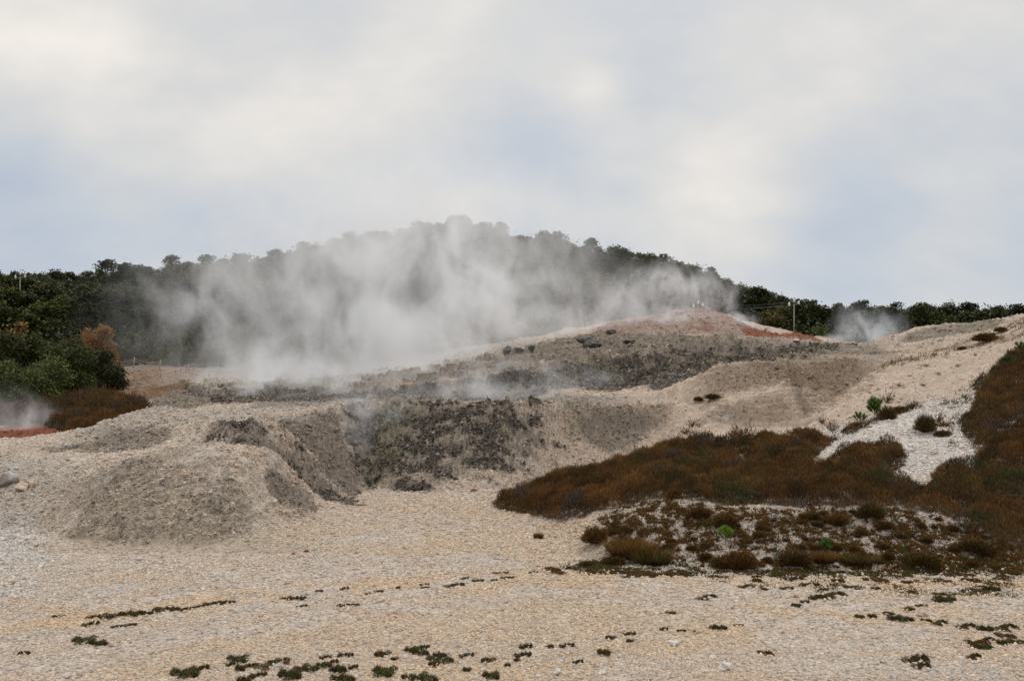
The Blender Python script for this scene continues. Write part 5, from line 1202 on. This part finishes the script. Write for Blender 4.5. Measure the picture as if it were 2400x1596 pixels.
# ------------------------------------------------------------------ steam: real volumes drifting over the vents
def steam(lab, puffs, seed=1, warp=5.0, wscale=.09, fine=.35, tint=(.84, .84, .845), cut=.10, step=1.0, grow=1.9):
    """puffs: (photo column, photo row, metres ahead, half width px, half height px, half depth m, optical depth)"""
    m = bpy.data.materials.new("steam"); m.use_nodes = True
    nt = m.node_tree; nt.nodes.clear(); N = nt.nodes.new; L = nt.links.new
    out = N("ShaderNodeOutputMaterial"); v = N("ShaderNodeVolumePrincipled"); L(v.outputs[0], out.inputs["Volume"])
    v.inputs["Color"].default_value = (*tint, 1); v.inputs["Anisotropy"].default_value = .2
    geo = N("ShaderNodeNewGeometry")
    def M(op, a, b=0.0, clamp=False):
        n = N("ShaderNodeMath"); n.operation = op; n.use_clamp = clamp
        for i, q in enumerate((a, b)):
            if isinstance(q, (int, float)): n.inputs[i].default_value = q
            else: L(q, n.inputs[i])
        return n.outputs[0]
    def VM(op, a, b=None, sc=None):
        n = N("ShaderNodeVectorMath"); n.operation = op
        for i, q in enumerate((a, b)):
            if q is None: continue
            if isinstance(q, tuple): n.inputs[i].default_value = q
            else: L(q, n.inputs[i])
        if sc is not None: n.inputs["Scale"].default_value = sc
        return n
    off = VM("ADD", geo.outputs["Position"], (seed * 13.7, seed * 5.3, seed * 7.1)).outputs[0]
    st = VM("MULTIPLY", off, (1.0, .8, .75)).outputs[0]
    n1 = N("ShaderNodeTexNoise"); n1.inputs["Scale"].default_value = wscale; n1.inputs["Detail"].default_value = 4.0; n1.inputs["Roughness"].default_value = .58; L(st, n1.inputs["Vector"])
    dv = VM("MULTIPLY", VM("SUBTRACT", n1.outputs["Color"], (.5, .5, .5)).outputs[0], (warp * 2.6, warp * 1.5, warp * 2.6)).outputs[0]
    pw = VM("ADD", geo.outputs["Position"], dv).outputs[0]
    tot = None
    lo, hi = [1e9] * 3, [-1e9] * 3
    for (px, py, Y, rx, ry, dep, tau) in puffs:
        k = Y / F; c = W(px, py, Y); r = (rx * k, dep, ry * k)
        q = VM("MULTIPLY", VM("SUBTRACT", pw, tuple(c)).outputs[0], tuple(1 / x for x in r)).outputs[0]
        e = M("EXPONENT", M("MULTIPLY", VM("DOT_PRODUCT", q, q).outputs["Value"], -1.0))
        e = M("MULTIPLY", e, tau / (dep * 1.77))
        tot = e if tot is None else M("ADD", tot, e)
        for i in range(3): lo[i] = min(lo[i], c[i] - r[i] * grow); hi[i] = max(hi[i], c[i] + r[i] * grow)
    n2 = N("ShaderNodeTexNoise"); n2.inputs["Scale"].default_value = wscale * 3.1; n2.inputs["Detail"].default_value = 3.0; n2.inputs["Roughness"].default_value = .55
    L(VM("ADD", st, dv).outputs[0], n2.inputs["Vector"])
    mn = N("ShaderNodeMapRange"); mn.interpolation_type = "SMOOTHSTEP"; L(n2.outputs[0], mn.inputs[0])
    mn.inputs[1].default_value = .38; mn.inputs[2].default_value = .64; mn.inputs[3].default_value = fine; mn.inputs[4].default_value = 1.7
    mxa = max(p[6] / (p[5] * 1.77) for p in puffs)
    dn = M("MAXIMUM", M("SUBTRACT", M("MULTIPLY", tot, mn.outputs[0]), cut * .12 * mxa), 0.0)
    # fades out towards the skin of the volume
    tc = N("ShaderNodeTexCoord"); ln = VM("LENGTH", tc.outputs["Object"]).outputs["Value"]
    fd = N("ShaderNodeMapRange"); fd.interpolation_type = "SMOOTHSTEP"; L(ln, fd.inputs[0]); fd.inputs[1].default_value = 1.0; fd.inputs[2].default_value = .72; fd.inputs[3].default_value = 0.0; fd.inputs[4].default_value = 1.0
    L(M("MULTIPLY", dn, fd.outputs[0]), v.inputs["Density"])
    import bmesh
    b = bmesh.new(); bmesh.ops.create_icosphere(b, subdivisions=3, radius=1.05); me = bpy.data.meshes.new("steam"); b.to_mesh(me); b.free(); me.materials.append(m)
    o = link(bpy.data.objects.new("steam", me))
    o.location = [(a + b_) / 2 for a, b_ in zip(lo, hi)]; o.scale = [(b_ - a) / 2 * (1.25 if len(puffs) > 1 else 1.0) for a, b_ in zip(lo, hi)]
    return tag(o, lab, "steam", None, "stuff")
steam("great bank of steam rising over the terraces and hiding the middle of the hill", [
    (900, 600, 94, 400, 190, 10, .85), (1020, 530, 104, 230, 95, 8, .7), (1130, 760, 84, 95, 90, 4.5, 3.0), (1080, 640, 88, 65, 140, 4, 1.8), (1190, 700, 88, 40, 120, 4, .9), (860, 740, 82, 65, 200, 4, 2.4),
    (930, 800, 78, 40, 130, 4, 1.2), (1000, 850, 74, 150, 45, 5, 1.7), (620, 875, 72, 130, 48, 4.5, 3.3), (740, 905, 60, 160, 34, 3.5, 2.2), (740, 800, 78, 85, 95, 4.5, 2.3), (700, 680, 84, 60, 120, 5, .8), (560, 760, 90, 110, 120, 6, .6), (455, 770, 92, 170, 150, 6, .5), (1310, 650, 102, 150, 100, 7, .6),
    (1250, 800, 84, 80, 40, 4, 1.4), (880, 890, 66, 240, 40, 4, 2.3), (1080, 905, 56, 150, 34, 3, 1.8), (850, 938, 44, 150, 30, 3, 1.5), (940, 450, 110, 260, 90, 10, .4), (800, 560, 98, 180, 110, 8, .5), (800, 930, 50, 90, 30, 3, .8)], 1, 6.0, .10, .06)
steam("torn wisps of steam between the great bank and the red mound", [(1430, 740, 90, 110, 50, 3.5, 1.1), (1340, 800, 84, 80, 30, 3, .9)], 3, 2.8, .2, .0)
steam("ragged steam wisps rising above the red mound", [(1570, 680, 100, 90, 45, 3, 1.1), (1690, 690, 99, 34, 30, 2, .8)], 4, 2.4, .24, .0)
steam("white steam puffing over the foot of the red mound", [(1565, 772, 89, 80, 26, 2.5, 1.6), (1620, 745, 91, 60, 26, 2.5, .8)], 5, 2.0, .26, .1)
steam("small white puff at the right end of the red mound", [(1735, 755, 92, 24, 18, 1.6, 1.3)], 6, 1.3, .5, .1, grow=2.4)
steam("bluish steam wisp before the dark wood at right", [(2035, 780, 112, 52, 30, 3, .9), (2010, 745, 113, 30, 34, 3, .4)], 7, 2.4, .24, .1, tint=(.80, .84, .88))
steam("small low steam wisp left of the bluish one", [(1962, 797, 108, 26, 10, 2, .9)], 8, 1.2, .4, .2, grow=2.4)
steam("grey steam rising from the red vent at the left edge", [(60, 995, 50, 42, 30, 1.6, .8), (30, 960, 51, 40, 40, 1.6, .3)], 9, 1.3, .5, .1)
steam("faint steam below the rope fence", [(385, 905, 84, 30, 30, 2.5, .45)], 10, 1.8, .3, .1, grow=2.4)
steam("thin steam clinging to the left corner of the pit", [(880, 965, 33.8, 40, 34, 1.0, 1.0), (820, 1040, 31.8, 24, 60, .8, .55), (940, 985, 33, 50, 30, 1, .6), (800, 960, 36, 36, 26, 1, .6)], 11, .9, .8, .0)
steam("faint wisps in front of the second wall", [(1300, 915, 53, 50, 40, 1.6, .7), (1400, 890, 53, 40, 30, 1.5, .4), (1120, 925, 50, 140, 22, 2, .8)], 12, 1.4, .45, .0)
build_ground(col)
